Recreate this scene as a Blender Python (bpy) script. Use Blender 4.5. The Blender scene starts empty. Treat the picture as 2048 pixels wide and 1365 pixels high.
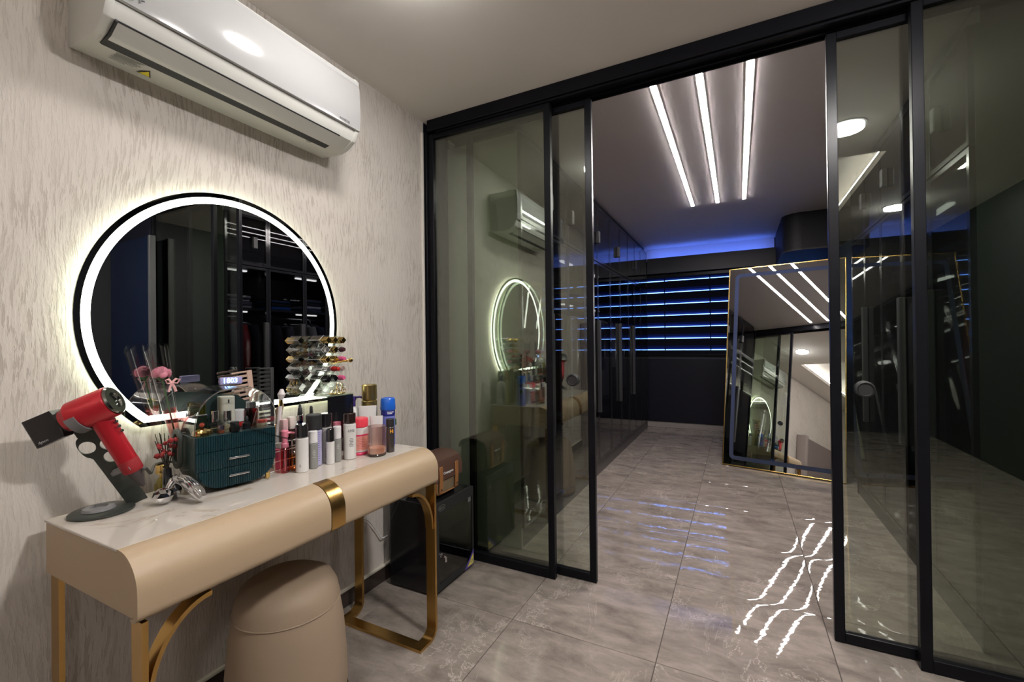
import bpy, bmesh, math, random
from math import sin, cos, pi, radians
from mathutils import Vector, Matrix
random.seed(7)
S = bpy.context.scene
COL = S.collection

# ------------------------------------------------------------------ camera, world, exposure
YAW, PITCH, ROLL = .47077, .004831, -.011694
_f = Vector((-sin(YAW), cos(YAW), 0)); _r = Vector((cos(YAW), sin(YAW), 0)); _u = Vector((0, 0, 1))
_f2 = _f*cos(PITCH)+_u*sin(PITCH); _u2 = _u*cos(PITCH)-_f*sin(PITCH)
_r3 = _r*cos(ROLL)+_u2*sin(ROLL); _u3 = _u2*cos(ROLL)-_r*sin(ROLL)
cam = bpy.data.objects.new('camera', bpy.data.cameras.new('camera'))
COL.objects.link(cam)
M = Matrix((_r3, _u3, -_f2)).transposed().to_4x4(); M.translation = (0, 0, 1.25)
cam.matrix_world = M
cam.data.sensor_width = 36; cam.data.lens = 886.2/2048*36; cam.data.clip_start = .02
S.camera = cam
S.view_settings.view_transform = 'Standard'; S.view_settings.look = 'None'
S.view_settings.gamma = 1; S.view_settings.use_curve_mapping = False
S.view_settings.exposure = 0.0
S.cycles.max_bounces = 14; S.cycles.transparent_max_bounces = 32; S.cycles.glossy_bounces = 8
S.cycles.diffuse_bounces = 4; S.cycles.caustics_reflective = False; S.cycles.caustics_refractive = False
S.cycles.use_denoising = True
S.cycles.sample_clamp_indirect = 6
W = bpy.data.worlds.new('dusk'); S.world = W; W.use_nodes = True
W.node_tree.nodes['Background'].inputs[0].default_value = (.13, .30, 1.0, 1)
W.node_tree.nodes['Background'].inputs[1].default_value = 9.0       # blue dusk outside the blinds

# light strengths
K_RING = 6.0; K_HALO = 11.0; K_STRIP = 115.0; K_COVE = 9; K_DOWN = (112, 560, 150); K_BLUE = 17; K_BAR = 2.0

# ------------------------------------------------------------------ materials
def rgb(h):
    def c(v):
        v /= 255; return v/12.92 if v <= .04045 else ((v+.055)/1.055)**2.4
    return (c(h >> 16), c((h >> 8) & 255), c(h & 255), 1)
def col4(c): return rgb(c) if isinstance(c, int) else (tuple(c)+(1,))[:4]
_mats = {}
def mat(name, color, rough=.5, metal=0, spec=.5, coat=0, emit=None, k=0, bump=None, var=None):
    """plain principled material; bump=(scale, strength[, stretch]); var=(scale, amount)"""
    if name in _mats: return _mats[name]
    m = bpy.data.materials.new(name); m.use_nodes = True
    nt = m.node_tree; b = nt.nodes['Principled BSDF']
    b.inputs['Base Color'].default_value = col4(color)
    b.inputs['Roughness'].default_value = rough; b.inputs['Metallic'].default_value = metal
    b.inputs['Specular IOR Level'].default_value = spec; b.inputs['Coat Weight'].default_value = coat
    b.inputs['Coat Roughness'].default_value = .05
    if emit is not None:
        b.inputs['Emission Color'].default_value = col4(emit); b.inputs['Emission Strength'].default_value = k
    if bump or var:
        tc = nt.nodes.new('ShaderNodeTexCoord')
    if bump:
        mp = nt.nodes.new('ShaderNodeMapping'); nz = nt.nodes.new('ShaderNodeTexNoise'); bp = nt.nodes.new('ShaderNodeBump')
        if len(bump) > 2: mp.inputs['Scale'].default_value = bump[2]
        nz.inputs['Scale'].default_value = bump[0]; nz.inputs['Detail'].default_value = 4
        bp.inputs['Strength'].default_value = bump[1]; bp.inputs['Distance'].default_value = .002
        nt.links.new(tc.outputs['Object'], mp.inputs['Vector']); nt.links.new(mp.outputs['Vector'], nz.inputs['Vector'])
        nt.links.new(nz.outputs['Fac'], bp.inputs['Height']); nt.links.new(bp.outputs['Normal'], b.inputs['Normal'])
    if var:
        nz = nt.nodes.new('ShaderNodeTexNoise'); nz.inputs['Scale'].default_value = var[0]; nz.inputs['Detail'].default_value = 5
        mx = nt.nodes.new('ShaderNodeMix'); mx.data_type = 'RGBA'
        c = col4(color); a = var[1]
        mx.inputs['A'].default_value = (c[0]*(1-a), c[1]*(1-a), c[2]*(1-a), 1); mx.inputs['B'].default_value = (min(1, c[0]*(1+a)), min(1, c[1]*(1+a)), min(1, c[2]*(1+a)), 1)
        nt.links.new(tc.outputs['Object'], nz.inputs['Vector']); nt.links.new(nz.outputs['Fac'], mx.inputs['Factor'])
        nt.links.new(mx.outputs['Result'], b.inputs['Base Color'])
    _mats[name] = m
    return m
def glow(name, color, k):
    if name in _mats: return _mats[name]
    m = bpy.data.materials.new(name); m.use_nodes = True; nt = m.node_tree; nt.nodes.clear()
    e = nt.nodes.new('ShaderNodeEmission'); o = nt.nodes.new('ShaderNodeOutputMaterial')
    e.inputs[0].default_value = col4(color); e.inputs[1].default_value = k
    nt.links.new(e.outputs[0], o.inputs[0]); _mats[name] = m
    return m
def clear(name, tint, f0=.05, edge=.8, rough=0.0, gloss=(1, 1, 1), power=4.0):
    """thin clear stuff: tinted see-through with an angle dependent mirror coat"""
    if name in _mats: return _mats[name]
    m = bpy.data.materials.new(name); m.use_nodes = True; nt = m.node_tree; nt.nodes.clear()
    N = nt.nodes.new; L = nt.links.new
    t = N('ShaderNodeBsdfTransparent'); g = N('ShaderNodeBsdfGlossy'); mx = N('ShaderNodeMixShader'); o = N('ShaderNodeOutputMaterial')
    lw = N('ShaderNodeLayerWeight'); lw.inputs['Blend'].default_value = .5
    p = N('ShaderNodeMath'); p.operation = 'POWER'; p.inputs[1].default_value = power
    q = N('ShaderNodeMath'); q.operation = 'MULTIPLY_ADD'; q.inputs[1].default_value = edge; q.inputs[2].default_value = f0; q.use_clamp = True
    t.inputs[0].default_value = col4(tint); g.inputs['Color'].default_value = col4(gloss); g.inputs['Roughness'].default_value = rough
    L(lw.outputs['Facing'], p.inputs[0]); L(p.outputs[0], q.inputs[0]); L(q.outputs[0], mx.inputs[0])
    L(t.outputs[0], mx.inputs[1]); L(g.outputs[0], mx.inputs[2]); L(mx.outputs[0], o.inputs[0])
    _mats[name] = m
    return m

def wall_plaster():
    m = bpy.data.materials.new('combed_plaster'); m.use_nodes = True; nt = m.node_tree; N = nt.nodes.new; L = nt.links.new
    b = nt.nodes['Principled BSDF']; b.inputs['Roughness'].default_value = .62; b.inputs['Specular IOR Level'].default_value = .35
    tc = N('ShaderNodeTexCoord')
    wob = N('ShaderNodeTexNoise'); wob.inputs['Scale'].default_value = 2.2; wob.inputs['Detail'].default_value = 1
    L(tc.outputs['Object'], wob.inputs['Vector'])
    sc = N('ShaderNodeVectorMath'); sc.operation = 'MULTIPLY_ADD'; sc.inputs[1].default_value = (.0, .12, .0)
    L(wob.outputs['Color'], sc.inputs[0]); L(tc.outputs['Object'], sc.inputs[2])
    mp = N('ShaderNodeMapping'); mp.inputs['Scale'].default_value = (1, 84, 9); L(sc.outputs[0], mp.inputs['Vector'])
    n1 = N('ShaderNodeTexNoise'); n1.inputs['Scale'].default_value = 1.6; n1.inputs['Detail'].default_value = 5; n1.inputs['Roughness'].default_value = .62
    L(mp.outputs[0], n1.inputs['Vector'])
    r1 = N('ShaderNodeValToRGB'); r1.color_ramp.elements[0].position = .515; r1.color_ramp.elements[1].position = .575
    L(n1.outputs['Fac'], r1.inputs[0])
    n2 = N('ShaderNodeTexNoise'); n2.inputs['Scale'].default_value = 3.0; n2.inputs['Detail'].default_value = 2; L(tc.outputs['Object'], n2.inputs['Vector'])
    r2 = N('ShaderNodeValToRGB'); r2.color_ramp.elements[0].position = .36; r2.color_ramp.elements[1].position = .60; L(n2.outputs['Fac'], r2.inputs[0])
    mu = N('ShaderNodeMath'); mu.operation = 'MULTIPLY'; L(r1.outputs[0], mu.inputs[0]); L(r2.outputs[0], mu.inputs[1])
    mx = N('ShaderNodeMix'); mx.data_type = 'RGBA'; mx.inputs['A'].default_value = (.62, .565, .51, 1); mx.inputs['B'].default_value = (.47, .415, .365, 1)
    L(mu.outputs[0], mx.inputs['Factor']); L(mx.outputs['Result'], b.inputs['Base Color'])
    mp2 = N('ShaderNodeMapping'); mp2.inputs['Scale'].default_value = (1, 78, 17); L(sc.outputs[0], mp2.inputs['Vector'])
    n3 = N('ShaderNodeTexNoise'); n3.inputs['Scale'].default_value = 1.5; n3.inputs['Detail'].default_value = 3; L(mp2.outputs[0], n3.inputs['Vector'])
    ad = N('ShaderNodeMath'); ad.operation = 'MULTIPLY_ADD'; ad.inputs[1].default_value = -.35; L(r1.outputs[0], ad.inputs[0]); L(n3.outputs['Fac'], ad.inputs[2])
    bp = N('ShaderNodeBump'); bp.inputs['Strength'].default_value = .65; bp.inputs['Distance'].default_value = .0030
    L(ad.outputs[0], bp.inputs['Height']); L(bp.outputs[0], b.inputs['Normal'])
    return m

def floor_marble():
    m = bpy.data.materials.new('polished_grey_marble'); m.use_nodes = True; nt = m.node_tree; N = nt.nodes.new; L = nt.links.new
    b = nt.nodes['Principled BSDF']; b.inputs['Roughness'].default_value = .022; b.inputs['Specular IOR Level'].default_value = .5
    g = N('ShaderNodeNewGeometry'); tc = N('ShaderNodeTexCoord'); oi = N('ShaderNodeObjectInfo')
    sh = N('ShaderNodeVectorMath'); sh.operation = 'MULTIPLY_ADD'; sh.inputs[1].default_value = (3.1, 7.7, 0)
    cx = N('ShaderNodeCombineXYZ'); L(oi.outputs['Random'], cx.inputs[0]); L(oi.outputs['Random'], cx.inputs[1]); L(oi.outputs['Random'], cx.inputs[2])
    L(cx.outputs[0], sh.inputs[0]); L(g.outputs['Position'], sh.inputs[2])
    mq = N('ShaderNodeMapping'); mq.inputs['Scale'].default_value = (1.0, 2.3, 1); mq.inputs['Rotation'].default_value = (0, 0, -.18); L(sh.outputs[0], mq.inputs['Vector'])
    n1 = N('ShaderNodeTexNoise'); n1.inputs['Scale'].default_value = 4.2; n1.inputs['Detail'].default_value = 13; n1.inputs['Roughness'].default_value = .70; n1.inputs['Distortion'].default_value = .35
    L(mq.outputs[0], n1.inputs['Vector'])
    cr = N('ShaderNodeValToRGB'); e = cr.color_ramp.elements
    e[0].position = .30; e[0].color = (.140, .117, .101, 1); e[1].position = .70; e[1].color = (.335, .288, .250, 1)
    L(n1.outputs['Fac'], cr.inputs[0])
    def vein(scale, width, dist):
        mp = N('ShaderNodeMapping'); mp.inputs['Rotation'].default_value = (0, 0, .5); mp.inputs['Scale'].default_value = (1.5, .8, 1); L(sh.outputs[0], mp.inputs['Vector'])
        n = N('ShaderNodeTexNoise'); n.inputs['Scale'].default_value = scale; n.inputs['Detail'].default_value = 7; n.inputs['Roughness'].default_value = .68; n.inputs['Distortion'].default_value = dist
        L(mp.outputs[0], n.inputs['Vector'])
        s = N('ShaderNodeMath'); s.operation = 'SUBTRACT'; s.inputs[1].default_value = .5; L(n.outputs['Fac'], s.inputs[0])
        a = N('ShaderNodeMath'); a.operation = 'ABSOLUTE'; L(s.outputs[0], a.inputs[0])
        r = N('ShaderNodeMapRange'); r.inputs['From Min'].default_value = 0; r.inputs['From Max'].default_value = width; r.inputs['To Min'].default_value = 1; r.inputs['To Max'].default_value = 0
        L(a.outputs[0], r.inputs['Value'])
        return r.outputs[0]
    v1 = vein(2.6, .009, .9); msk = N('ShaderNodeTexNoise'); msk.inputs['Scale'].default_value = 2.2; L(sh.outputs[0], msk.inputs['Vector'])
    mr = N('ShaderNodeValToRGB'); mr.color_ramp.elements[0].position = .42; mr.color_ramp.elements[1].position = .62; L(msk.outputs['Fac'], mr.inputs[0])
    mu = N('ShaderNodeMath'); mu.operation = 'MULTIPLY'; L(v1, mu.inputs[0]); L(mr.outputs[0], mu.inputs[1])
    mu2 = N('ShaderNodeMath'); mu2.operation = 'MULTIPLY'; mu2.inputs[1].default_value = .6; L(mu.outputs[0], mu2.inputs[0])
    mx = N('ShaderNodeMix'); mx.data_type = 'RGBA'; mx.inputs['B'].default_value = (.55, .49, .43, 1)
    L(mu2.outputs[0], mx.inputs['Factor']); L(cr.outputs[0], mx.inputs['A'])
    L(mx.outputs['Result'], b.inputs['Base Color'])
    # every tile is very slightly crowned towards its joints and a little wavy, which bends reflections
    sp = N('ShaderNodeSeparateXYZ'); L(tc.outputs['Object'], sp.inputs[0])
    def crown(o):
        a = N('ShaderNodeMath'); a.operation = 'ABSOLUTE'; L(o, a.inputs[0])
        d = N('ShaderNodeMath'); d.operation = 'DIVIDE'; d.inputs[1].default_value = .312; L(a.outputs[0], d.inputs[0])
        p = N('ShaderNodeMath'); p.operation = 'POWER'; p.inputs[1].default_value = 15; L(d.outputs[0], p.inputs[0])
        return p.outputs[0]
    ad = N('ShaderNodeMath'); ad.operation = 'ADD'; L(crown(sp.outputs[0]), ad.inputs[0]); L(crown(sp.outputs[1]), ad.inputs[1])
    wv = N('ShaderNodeTexNoise'); wv.inputs['Scale'].default_value = 15; wv.inputs['Detail'].default_value = 2; L(sh.outputs[0], wv.inputs['Vector'])
    w1 = N('ShaderNodeMath'); w1.operation = 'MULTIPLY'; w1.inputs[1].default_value = .00022; L(wv.outputs['Fac'], w1.inputs[0])
    hh = N('ShaderNodeMath'); hh.operation = 'MULTIPLY_ADD'; hh.inputs[1].default_value = -.00045; L(ad.outputs[0], hh.inputs[0]); L(w1.outputs[0], hh.inputs[2])
    bp = N('ShaderNodeBump'); bp.inputs['Strength'].default_value = 1; bp.inputs['Distance'].default_value = 1.0
    L(hh.outputs[0], bp.inputs['Height']); L(bp.outputs[0], b.inputs['Normal'])
    return m

def table_marble():
    m = bpy.data.materials.new('cream_marble_top'); m.use_nodes = True; nt = m.node_tree; N = nt.nodes.new; L = nt.links.new
    b = nt.nodes['Principled BSDF']; b.inputs['Roughness'].default_value = .05; b.inputs['Specular IOR Level'].default_value = .6
    tc = N('ShaderNodeTexCoord')
    n = N('ShaderNodeTexNoise'); n.inputs['Scale'].default_value = 5.5; n.inputs['Detail'].default_value = 10; n.inputs['Roughness'].default_value = .72; n.inputs['Distortion'].default_value = 1.2
    L(tc.outputs['Object'], n.inputs['Vector'])
    r = N('ShaderNodeValToRGB'); e = r.color_ramp.elements
    e[0].position = .56; e[0].color = (.56, .51, .455, 1); e[1].position = .70; e[1].color = (.30, .22, .12, 1)
    L(n.outputs['Fac'], r.inputs[0]); L(r.outputs[0], b.inputs['Base Color'])
    return m

black = mat('black_aluminium', (.006, .006, .008), .30, .0, .12)
blackg = mat('gloss_black', (.008, .008, .010), .12)
mattblack = mat('matt_black', (.014, .014, .015), .55)
gold = mat('brushed_gold', (.60, .37, .12), .26, 1, bump=(60, .05, (1, 1, 12)))
goldp = mat('polished_gold', (.85, .60, .22), .12, 1)
chrome = mat('chrome', (.78, .78, .80), .06, 1)
silver = mat('satin_silver', (.62, .62, .64), .25, 1)
leather = mat('cream_leather', (.405, .30, .193), .42, bump=(220, .06), spec=.4)
velvet = mat('cream_upholstery', (.33, .245, .170), .6, bump=(300, .05))
whiteplastic = mat('white_plastic', (.72, .71, .70), .22, coat=.3)
acwhite = mat('ac_gloss_white', (.44, .435, .43), .12, coat=.5)
acgrey = mat('ac_satin_white', (.60, .59, .55), .32)
carcass = mat('charcoal_board', (.030, .034, .034), .45, var=(9, .15))
panelgreen = mat('charcoal_side_panel', (.022, .026, .024), .38, bump=(160, .04))
darkwall = mat('dark_navy_wall', (.008, .009, .020), .5)
ceilm = mat('ceiling_paint', (.90, .86, .81), .75, bump=(90, .03))
ceilc = mat('closet_ceiling_paint', (.84, .79, .775), .6, bump=(90, .03))
pane = clear('partition_glass', (.83, .865, .82), .14, .72, gloss=(.96, 1.0, .935))
smoke = clear('smoked_door_glass', (.50, .50, .53), .040, .80)
acryl = clear('clear_acrylic', (.95, .96, .955), .06, .75)
cello = clear('cellophane', (.90, .90, .91), .07, .7)
mirrorm = mat('mirror_silver', (.80, .81, .80), .0, 1)
mirrorm2 = mat('floor_mirror_silver', (.86, .87, .86), .0, 1)

# ------------------------------------------------------------------ geometry helpers
def new(): return bmesh.new()
def bx(bm, x0, x1, y0, y1, z0, z1):
    v = [bm.verts.new(p) for p in ((x0, y0, z0), (x1, y0, z0), (x1, y1, z0), (x0, y1, z0), (x0, y0, z1), (x1, y0, z1), (x1, y1, z1), (x0, y1, z1))]
    for q in ((3, 2, 1, 0), (4, 5, 6, 7), (0, 1, 5, 4), (1, 2, 6, 5), (2, 3, 7, 6), (3, 0, 4, 7)): bm.faces.new([v[i] for i in q])
    return bm
def box(x0, x1, y0, y1, z0, z1, bev=0, seg=2):
    bm = bx(new(), x0, x1, y0, y1, z0, z1)
    if bev: bevel(bm, bev, seg)
    return bm
def bevel(bm, w, seg=2, ang=.5):
    bm.normal_update()
    es = [e for e in bm.edges if len(e.link_faces) == 2 and e.calc_face_angle(0) > ang]
    bmesh.ops.bevel(bm, geom=es, offset=w, segments=seg, affect='EDGES', profile=.5, clamp_overlap=True)
    return bm
def lathe(prof, seg=20, c=(0, 0, 0), bm=None, sq=None):
    """prof: (r, z) from bottom to top; sq=(n) superellipse exponent makes a rounded-square section"""
    bm = bm or new(); rings = []
    for r, z in prof:
        if r < 1e-6: rings.append([bm.verts.new((c[0], c[1], c[2]+z))])
        else:
            ring = []
            for i in range(seg):
                a = 2*pi*(i+.5)/seg; ca, sa = cos(a), sin(a); k = 1
                if sq: k = 1/((abs(ca)**sq+abs(sa)**sq)**(1/sq))
                ring.append(bm.verts.new((c[0]+r*k*ca, c[1]+r*k*sa, c[2]+z)))
            rings.append(ring)
    for a, b in zip(rings, rings[1:]):
        if len(a) == 1 and len(b) == 1: continue
        for i in range(seg):
            j = (i+1) % seg
            if len(a) == 1: bm.faces.new((a[0], b[j], b[i]))
            elif len(b) == 1: bm.faces.new((a[i], a[j], b[0]))
            else: bm.faces.new((a[i], a[j], b[j], b[i]))
    if len(rings[0]) > 1: bm.faces.new(rings[0][::-1])
    if len(rings[-1]) > 1: bm.faces.new(rings[-1])
    return bm
def cyl(r, z0, z1, seg=20, bev=.0015, c=(0, 0, 0), r1=None, bm=None):
    r1 = r if r1 is None else r1; b = min(bev, r*.4, abs(z1-z0)*.4)
    return lathe([(r-b, z0), (r, z0+b), (r1, z1-b), (r1-b, z1)], seg, c, bm)
def tube(pts, r, seg=8, bm=None, closed=False, flat=None):
    """swept round (or flat=(w,h) elliptic) section along pts"""
    bm = bm or new(); P = [Vector(p) for p in pts]; n = len(P); rings = []; up = None
    for i, p in enumerate(P):
        a = P[i-1] if (i or closed) else p; b = P[(i+1) % n] if (i < n-1 or closed) else p
        t = (b-a).normalized()
        if up is None: up = t.orthogonal().normalized() if abs(t.z) > .95 else (Vector((0, 0, 1))-t*t.z).normalized()
        else: up = (up-t*up.dot(t)).normalized()
        s = t.cross(up); rr = r[i] if isinstance(r, (list, tuple)) else r
        rings.append([bm.verts.new(p+(s*cos(2*pi*k/seg)*(flat[0] if flat else 1)+up*sin(2*pi*k/seg)*(flat[1] if flat else 1))*rr) for k in range(seg)])
    for a, b in zip(rings, rings[1:]+([rings[0]] if closed else [])):
        for k in range(seg): bm.faces.new((a[k], a[(k+1) % seg], b[(k+1) % seg], b[k]))
    if not closed: bm.faces.new(rings[0][::-1]); bm.faces.new(rings[-1])
    return bm
def spline(pts, n=6):
    P_ = [Vector(p) for p in pts]; P_ = [P_[0]*2-P_[1]]+P_+[P_[-1]*2-P_[-2]]; out = []
    for i in range(1, len(P_)-2):
        a, b, c, d = P_[i-1:i+3]
        for k in range(n):
            t = k/n; out.append(.5*((2*b)+(c-a)*t+(2*a-5*b+4*c-d)*t*t+(3*b-a-3*c+d)*t**3))
    return out+[P_[-2]]
def prism(poly, d0, d1, plane='xz', bm=None):
    """polygon in a plane, extruded along the remaining axis from d0 to d1"""
    bm = bm or new()
    def P(a, b, d): return {'xz': (a, d, b), 'yz': (d, a, b), 'xy': (a, b, d)}[plane]
    A = [bm.verts.new(P(a, b, d0)) for a, b in poly]; B = [bm.verts.new(P(a, b, d1)) for a, b in poly]; n = len(poly)
    bm.faces.new(A); bm.faces.new(B[::-1])
    for i in range(n): bm.faces.new((A[i], B[i], B[(i+1) % n], A[(i+1) % n]))
    bmesh.ops.recalc_face_normals(bm, faces=bm.faces)
    return bm
def band(outer, inner, d0, d1, plane='yz', bm=None):
    """flat ring between two loops with the same number of points, given thickness"""
    bm = bm or new()
    def P(a, b, d): return {'xz': (a, d, b), 'yz': (d, a, b), 'xy': (a, b, d)}[plane]
    L = [[bm.verts.new(P(a, b, d)) for a, b in q] for q in (outer, inner) for d in (d0, d1)]; n = len(outer)
    for i in range(n):
        j = (i+1) % n
        for A, B in ((0, 2), (2, 3), (3, 1), (1, 0)): bm.faces.new((L[A][i], L[A][j], L[B][j], L[B][i]))
    bmesh.ops.recalc_face_normals(bm, faces=bm.faces)
    return bm
def rrect(x0, x1, y0, y1, r, seg=5):
    out = []
    for cx, cy, a0 in ((x1-r, y1-r, 0), (x0+r, y1-r, 90), (x0+r, y0+r, 180), (x1-r, y0+r, 270)):
        for i in range(seg+1):
            a = radians(a0+90*i/seg); out.append((cx+r*cos(a), cy+r*sin(a)))
    return out
def wloc(o):
    v = Vector((0, 0, 0))
    while o is not None: v += o.location; o = o.parent
    return v
def obj(name, bm, m, parent=None, smooth=True, world=False, ang=.65, label=None):
    me = bpy.data.meshes.new(name)
    if world and parent is not None: bmesh.ops.translate(bm, verts=bm.verts, vec=-wloc(parent))
    bm.to_mesh(me); bm.free(); me.materials.append(m)
    if smooth:
        me.shade_smooth(); me.set_sharp_from_angle(angle=ang)
    o = bpy.data.objects.new(name, me); COL.objects.link(o)
    if parent is not None: o.parent = parent
    if label: o['label'] = label
    return o
def tag(o, label, cat=None, group=None, kind=None):
    o['label'] = label
    if cat: o['category'] = cat
    if group: o['group'] = group
    if kind: o['kind'] = kind
    return o
def thing(name, label, cat, loc=(0, 0, 0), rotz=0, group=None, kind=None):
    o = bpy.data.objects.new(name, None); COL.objects.link(o); o.empty_display_size = .02
    o.location = loc; o.rotation_euler = (0, 0, rotz)
    return tag(o, label, cat, group, kind)
def rot(bm, M, pivot=(0, 0, 0)):
    bmesh.ops.transform(bm, matrix=Matrix.Translation(pivot) @ M.to_4x4() @ Matrix.Translation(-Vector(pivot)), verts=bm.verts); return bm
def text(name, s, size, loc, rotm, m, parent=None, depth=.0004, bold=0):
    c = bpy.data.curves.new(name, 'FONT'); c.body = s; c.size = size; c.extrude = depth; c.align_x = 'CENTER'; c.align_y = 'CENTER'; c.offset = bold; c.resolution_u = 2
    t = bpy.data.objects.new('tmp', c); COL.objects.link(t)
    dg = bpy.context.evaluated_depsgraph_get(); me = bpy.data.meshes.new_from_object(t.evaluated_get(dg))
    bpy.data.objects.remove(t); bpy.data.curves.remove(c)
    me.transform(Matrix.Translation(loc) @ rotm.to_4x4()); me.materials.clear(); me.materials.append(m); me.name = name
    o = bpy.data.objects.new(name, me); COL.objects.link(o)
    if parent is not None: o.parent = parent
    return o
RX90 = Matrix.Rotation(pi/2, 3, 'X')
def face(az):            # upright lettering that reads from direction az (radians, 0 = from -Y)
    return Matrix.Rotation(az, 3, 'Z') @ RX90
FX = face(pi/2)          # reads from +X

# ------------------------------------------------------------------ room shell
XW = -1.69; XR = 2.2; YB = -3.0; YP = 2.15; YE = 6.75; H = 2.6
plaster = wall_plaster()
def struct(name, label, cat, bm, m, parent=None, smooth=False):
    o = obj(name, bm, m, parent, smooth)
    if parent is None: tag(o, label, cat, None, 'structure')
    return o
fl = struct('floor', 'polished grey brown marble floor laid in large square tiles', 'floor', box(-1.9, 2.4, YB-.1, YE+.1, -.12, -.005), mat('dark_grout', (.05, .042, .036), .8))
marble = floor_marble()
TP, TX, TY = .6245, -.2995, 1.788
tile_me = {}
for i in range(-3, 5):
    for j in range(-8, 9):
        x0, x1, y0, y1 = TX+i*TP, TX+(i+1)*TP, TY+j*TP, TY+(j+1)*TP
        cx, cy = (x0+x1)/2, (y0+y1)/2; g = .0014
        a, b, c, d = max(x0+g, XW)-cx, min(x1-g, XR)-cx, max(y0+g, YB)-cy, min(y1-g, YE)-cy
        if b-a < .02 or d-c < .02: continue
        key = tuple(round(v, 4) for v in (a, b, c, d))
        if key not in tile_me:
            bm = box(a, b, c, d, -.006, 0, .0012, 1); o = obj('tile', bm, marble, fl, False); tile_me[key] = o.data
        else:
            o = bpy.data.objects.new('tile', tile_me[key]); COL.objects.link(o); o.parent = fl
        o.location = (cx, cy, 0)
struct('wall_left', 'cream combed plaster wall behind the dressing table', 'wall', box(XW-.12, XW, YB, 2.16, 0, 2.9), plaster)
struct('wall_left.001', 'dark wall of the walk-in closet behind the left wardrobe', 'wall', box(XW-.12, XW, 2.16, YE, 0, 2.9), darkwall)
struct('wall_right', 'dark wall at the right side of the room', 'wall', box(XR, XR+.12, YB, YE, 0, 2.9), mat('charcoal_wall', (.010, .011, .014), .6))
struct('wall_front.001', 'dark wardrobe wall behind the camera at the right', 'wall', box(.95, XR, YB, YB+.02, 0, 2.6), mat('charcoal_wall', (.010, .011, .014), .6))
struct('wall_front', 'cream wall behind the camera', 'wall', box(XW, XR, YB-.12, YB, 0, 2.9), mat('far_wall', (.62, .57, .50), .6))
# far wall with the window opening
WX0, WX1, WZ0, WZ1 = -1.30, 1.3, 1.06, 2.2
bm = new()
bx(bm, XW, XR, YE, YE+.12, 0, WZ0); bx(bm, XW, XR, YE, YE+.12, WZ1, 2.9); bx(bm, XW, WX0, YE, YE+.12, WZ0, WZ1); bx(bm, WX1, XR, YE, YE+.12, WZ0, WZ1)
struct('wall_back', 'dark navy far wall of the walk-in closet around the window', 'wall', bm, darkwall)
struct('baseboard_back', 'pale stone baseboard along the closet far wall', 'baseboard', box(-1.35, 1.4, YE-.015, YE, 0, .085, .003), mat('pale_stone', (.26, .235, .22), .3))
bm = box(XW, XW+.012, YB, 2.155, 0, .076, .001, 1)
bb = struct('baseboard_left', 'dark brown glossy tile baseboard below the cream wall', 'baseboard', bm, mat('brown_tile', (.045, .032, .028), .12))
obj('ledge', box(XW, XW+.016, YB, 2.155, .0765, .088, .002), mat('plaster_ledge', (.62, .57, .49), .6), bb)
struct('trim_1', 'pale corner bead at the end of the cream wall beside the glass partition', 'trim', box(XW-.004, XW+.010, 2.136, 2.152, .09, 2.53, .003), mat('corner_bead', (.66, .62, .56), .5))
# ceilings: a light tray in the dressing area, a flat one in the closet
TX0, TX1, TY0, TY1 = -1.25, .97, -2.5, .45
bm = new()
for a in ((XW, TX0, YB, 2.2), (TX1, XR, YB, 2.2), (TX0, TX1, YB, TY0), (TX0, TX1, TY1, 2.2)): bx(bm, *a, H, H+.06)
ce = struct('ceiling', 'warm white ceiling of the dressing area with a recessed light tray', 'ceiling', bm, ceilm)
bm = new(); bx(bm, TX0-.14, TX1+.14, TY0-.14, TY1+.14, 2.80, 2.86)
for a in ((TX0-.14, TX0-.12, TY0-.14, TY1+.14), (TX1+.12, TX1+.14, TY0-.14, TY1+.14), (TX0-.12, TX1+.12, TY0-.14, TY0-.12), (TX0-.12, TX1+.12, TY1+.12, TY1+.14)): bx(bm, *a, H+.06, 2.80)
obj('tray', bm, ceilm, ce, False)
struct('ceiling.001', 'flat ceiling of the walk-in closet', 'ceiling', box(XW, XR, 2.2, YE, H, H+.06), ceilc)
covem = glow('cove_led', (1, .96, .92), K_COVE*4)
n = 0
for a, lab in (((TX0-.022, TX0-.002, TY0, TY1), 'LED strip along the cove edge nearest the cream wall'), ((TX1+.002, TX1+.022, TY0, TY1), 'LED strip along the cove edge nearest the dark wall'), ((TX0, TX1, TY1+.002, TY1+.022), 'LED strip along the cove edge nearest the glass partition'), ((TX0, TX1, TY0-.022, TY0-.002), 'LED strip along the cove edge behind the camera')):  # the last two strips are added to brighten the room more evenly
    tag(obj('cove_light', box(*a, H+.062, H+.078, .002), covem, None, False), lab, 'light', 'cove LED strips')

# door in the dark side wall
d = tag(obj('door_3', box(1.475, XR-.01, 2.10, 2.14,   .005, 2.27, .003, 1), mat('navy_door', (.004, .009, .032), .3), None, False), 'dark navy door leaf with grey edge, seen only in the round mirror', 'door', None, 'structure')
fm = mat('grey_door_edge', (.10, .10, .10), .35)
obj('door_edge', box(1.44, 1.4745, 2.096, 2.144, .005, 2.275, .002, 1), fm, d, False, label='grey edge strip')
obj('door_handle', tube([(1.56, 2.10, 1.0), (1.56, 2.05, 1.0), (1.68, 2.05, 1.0)], .009), chrome, d)

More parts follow.
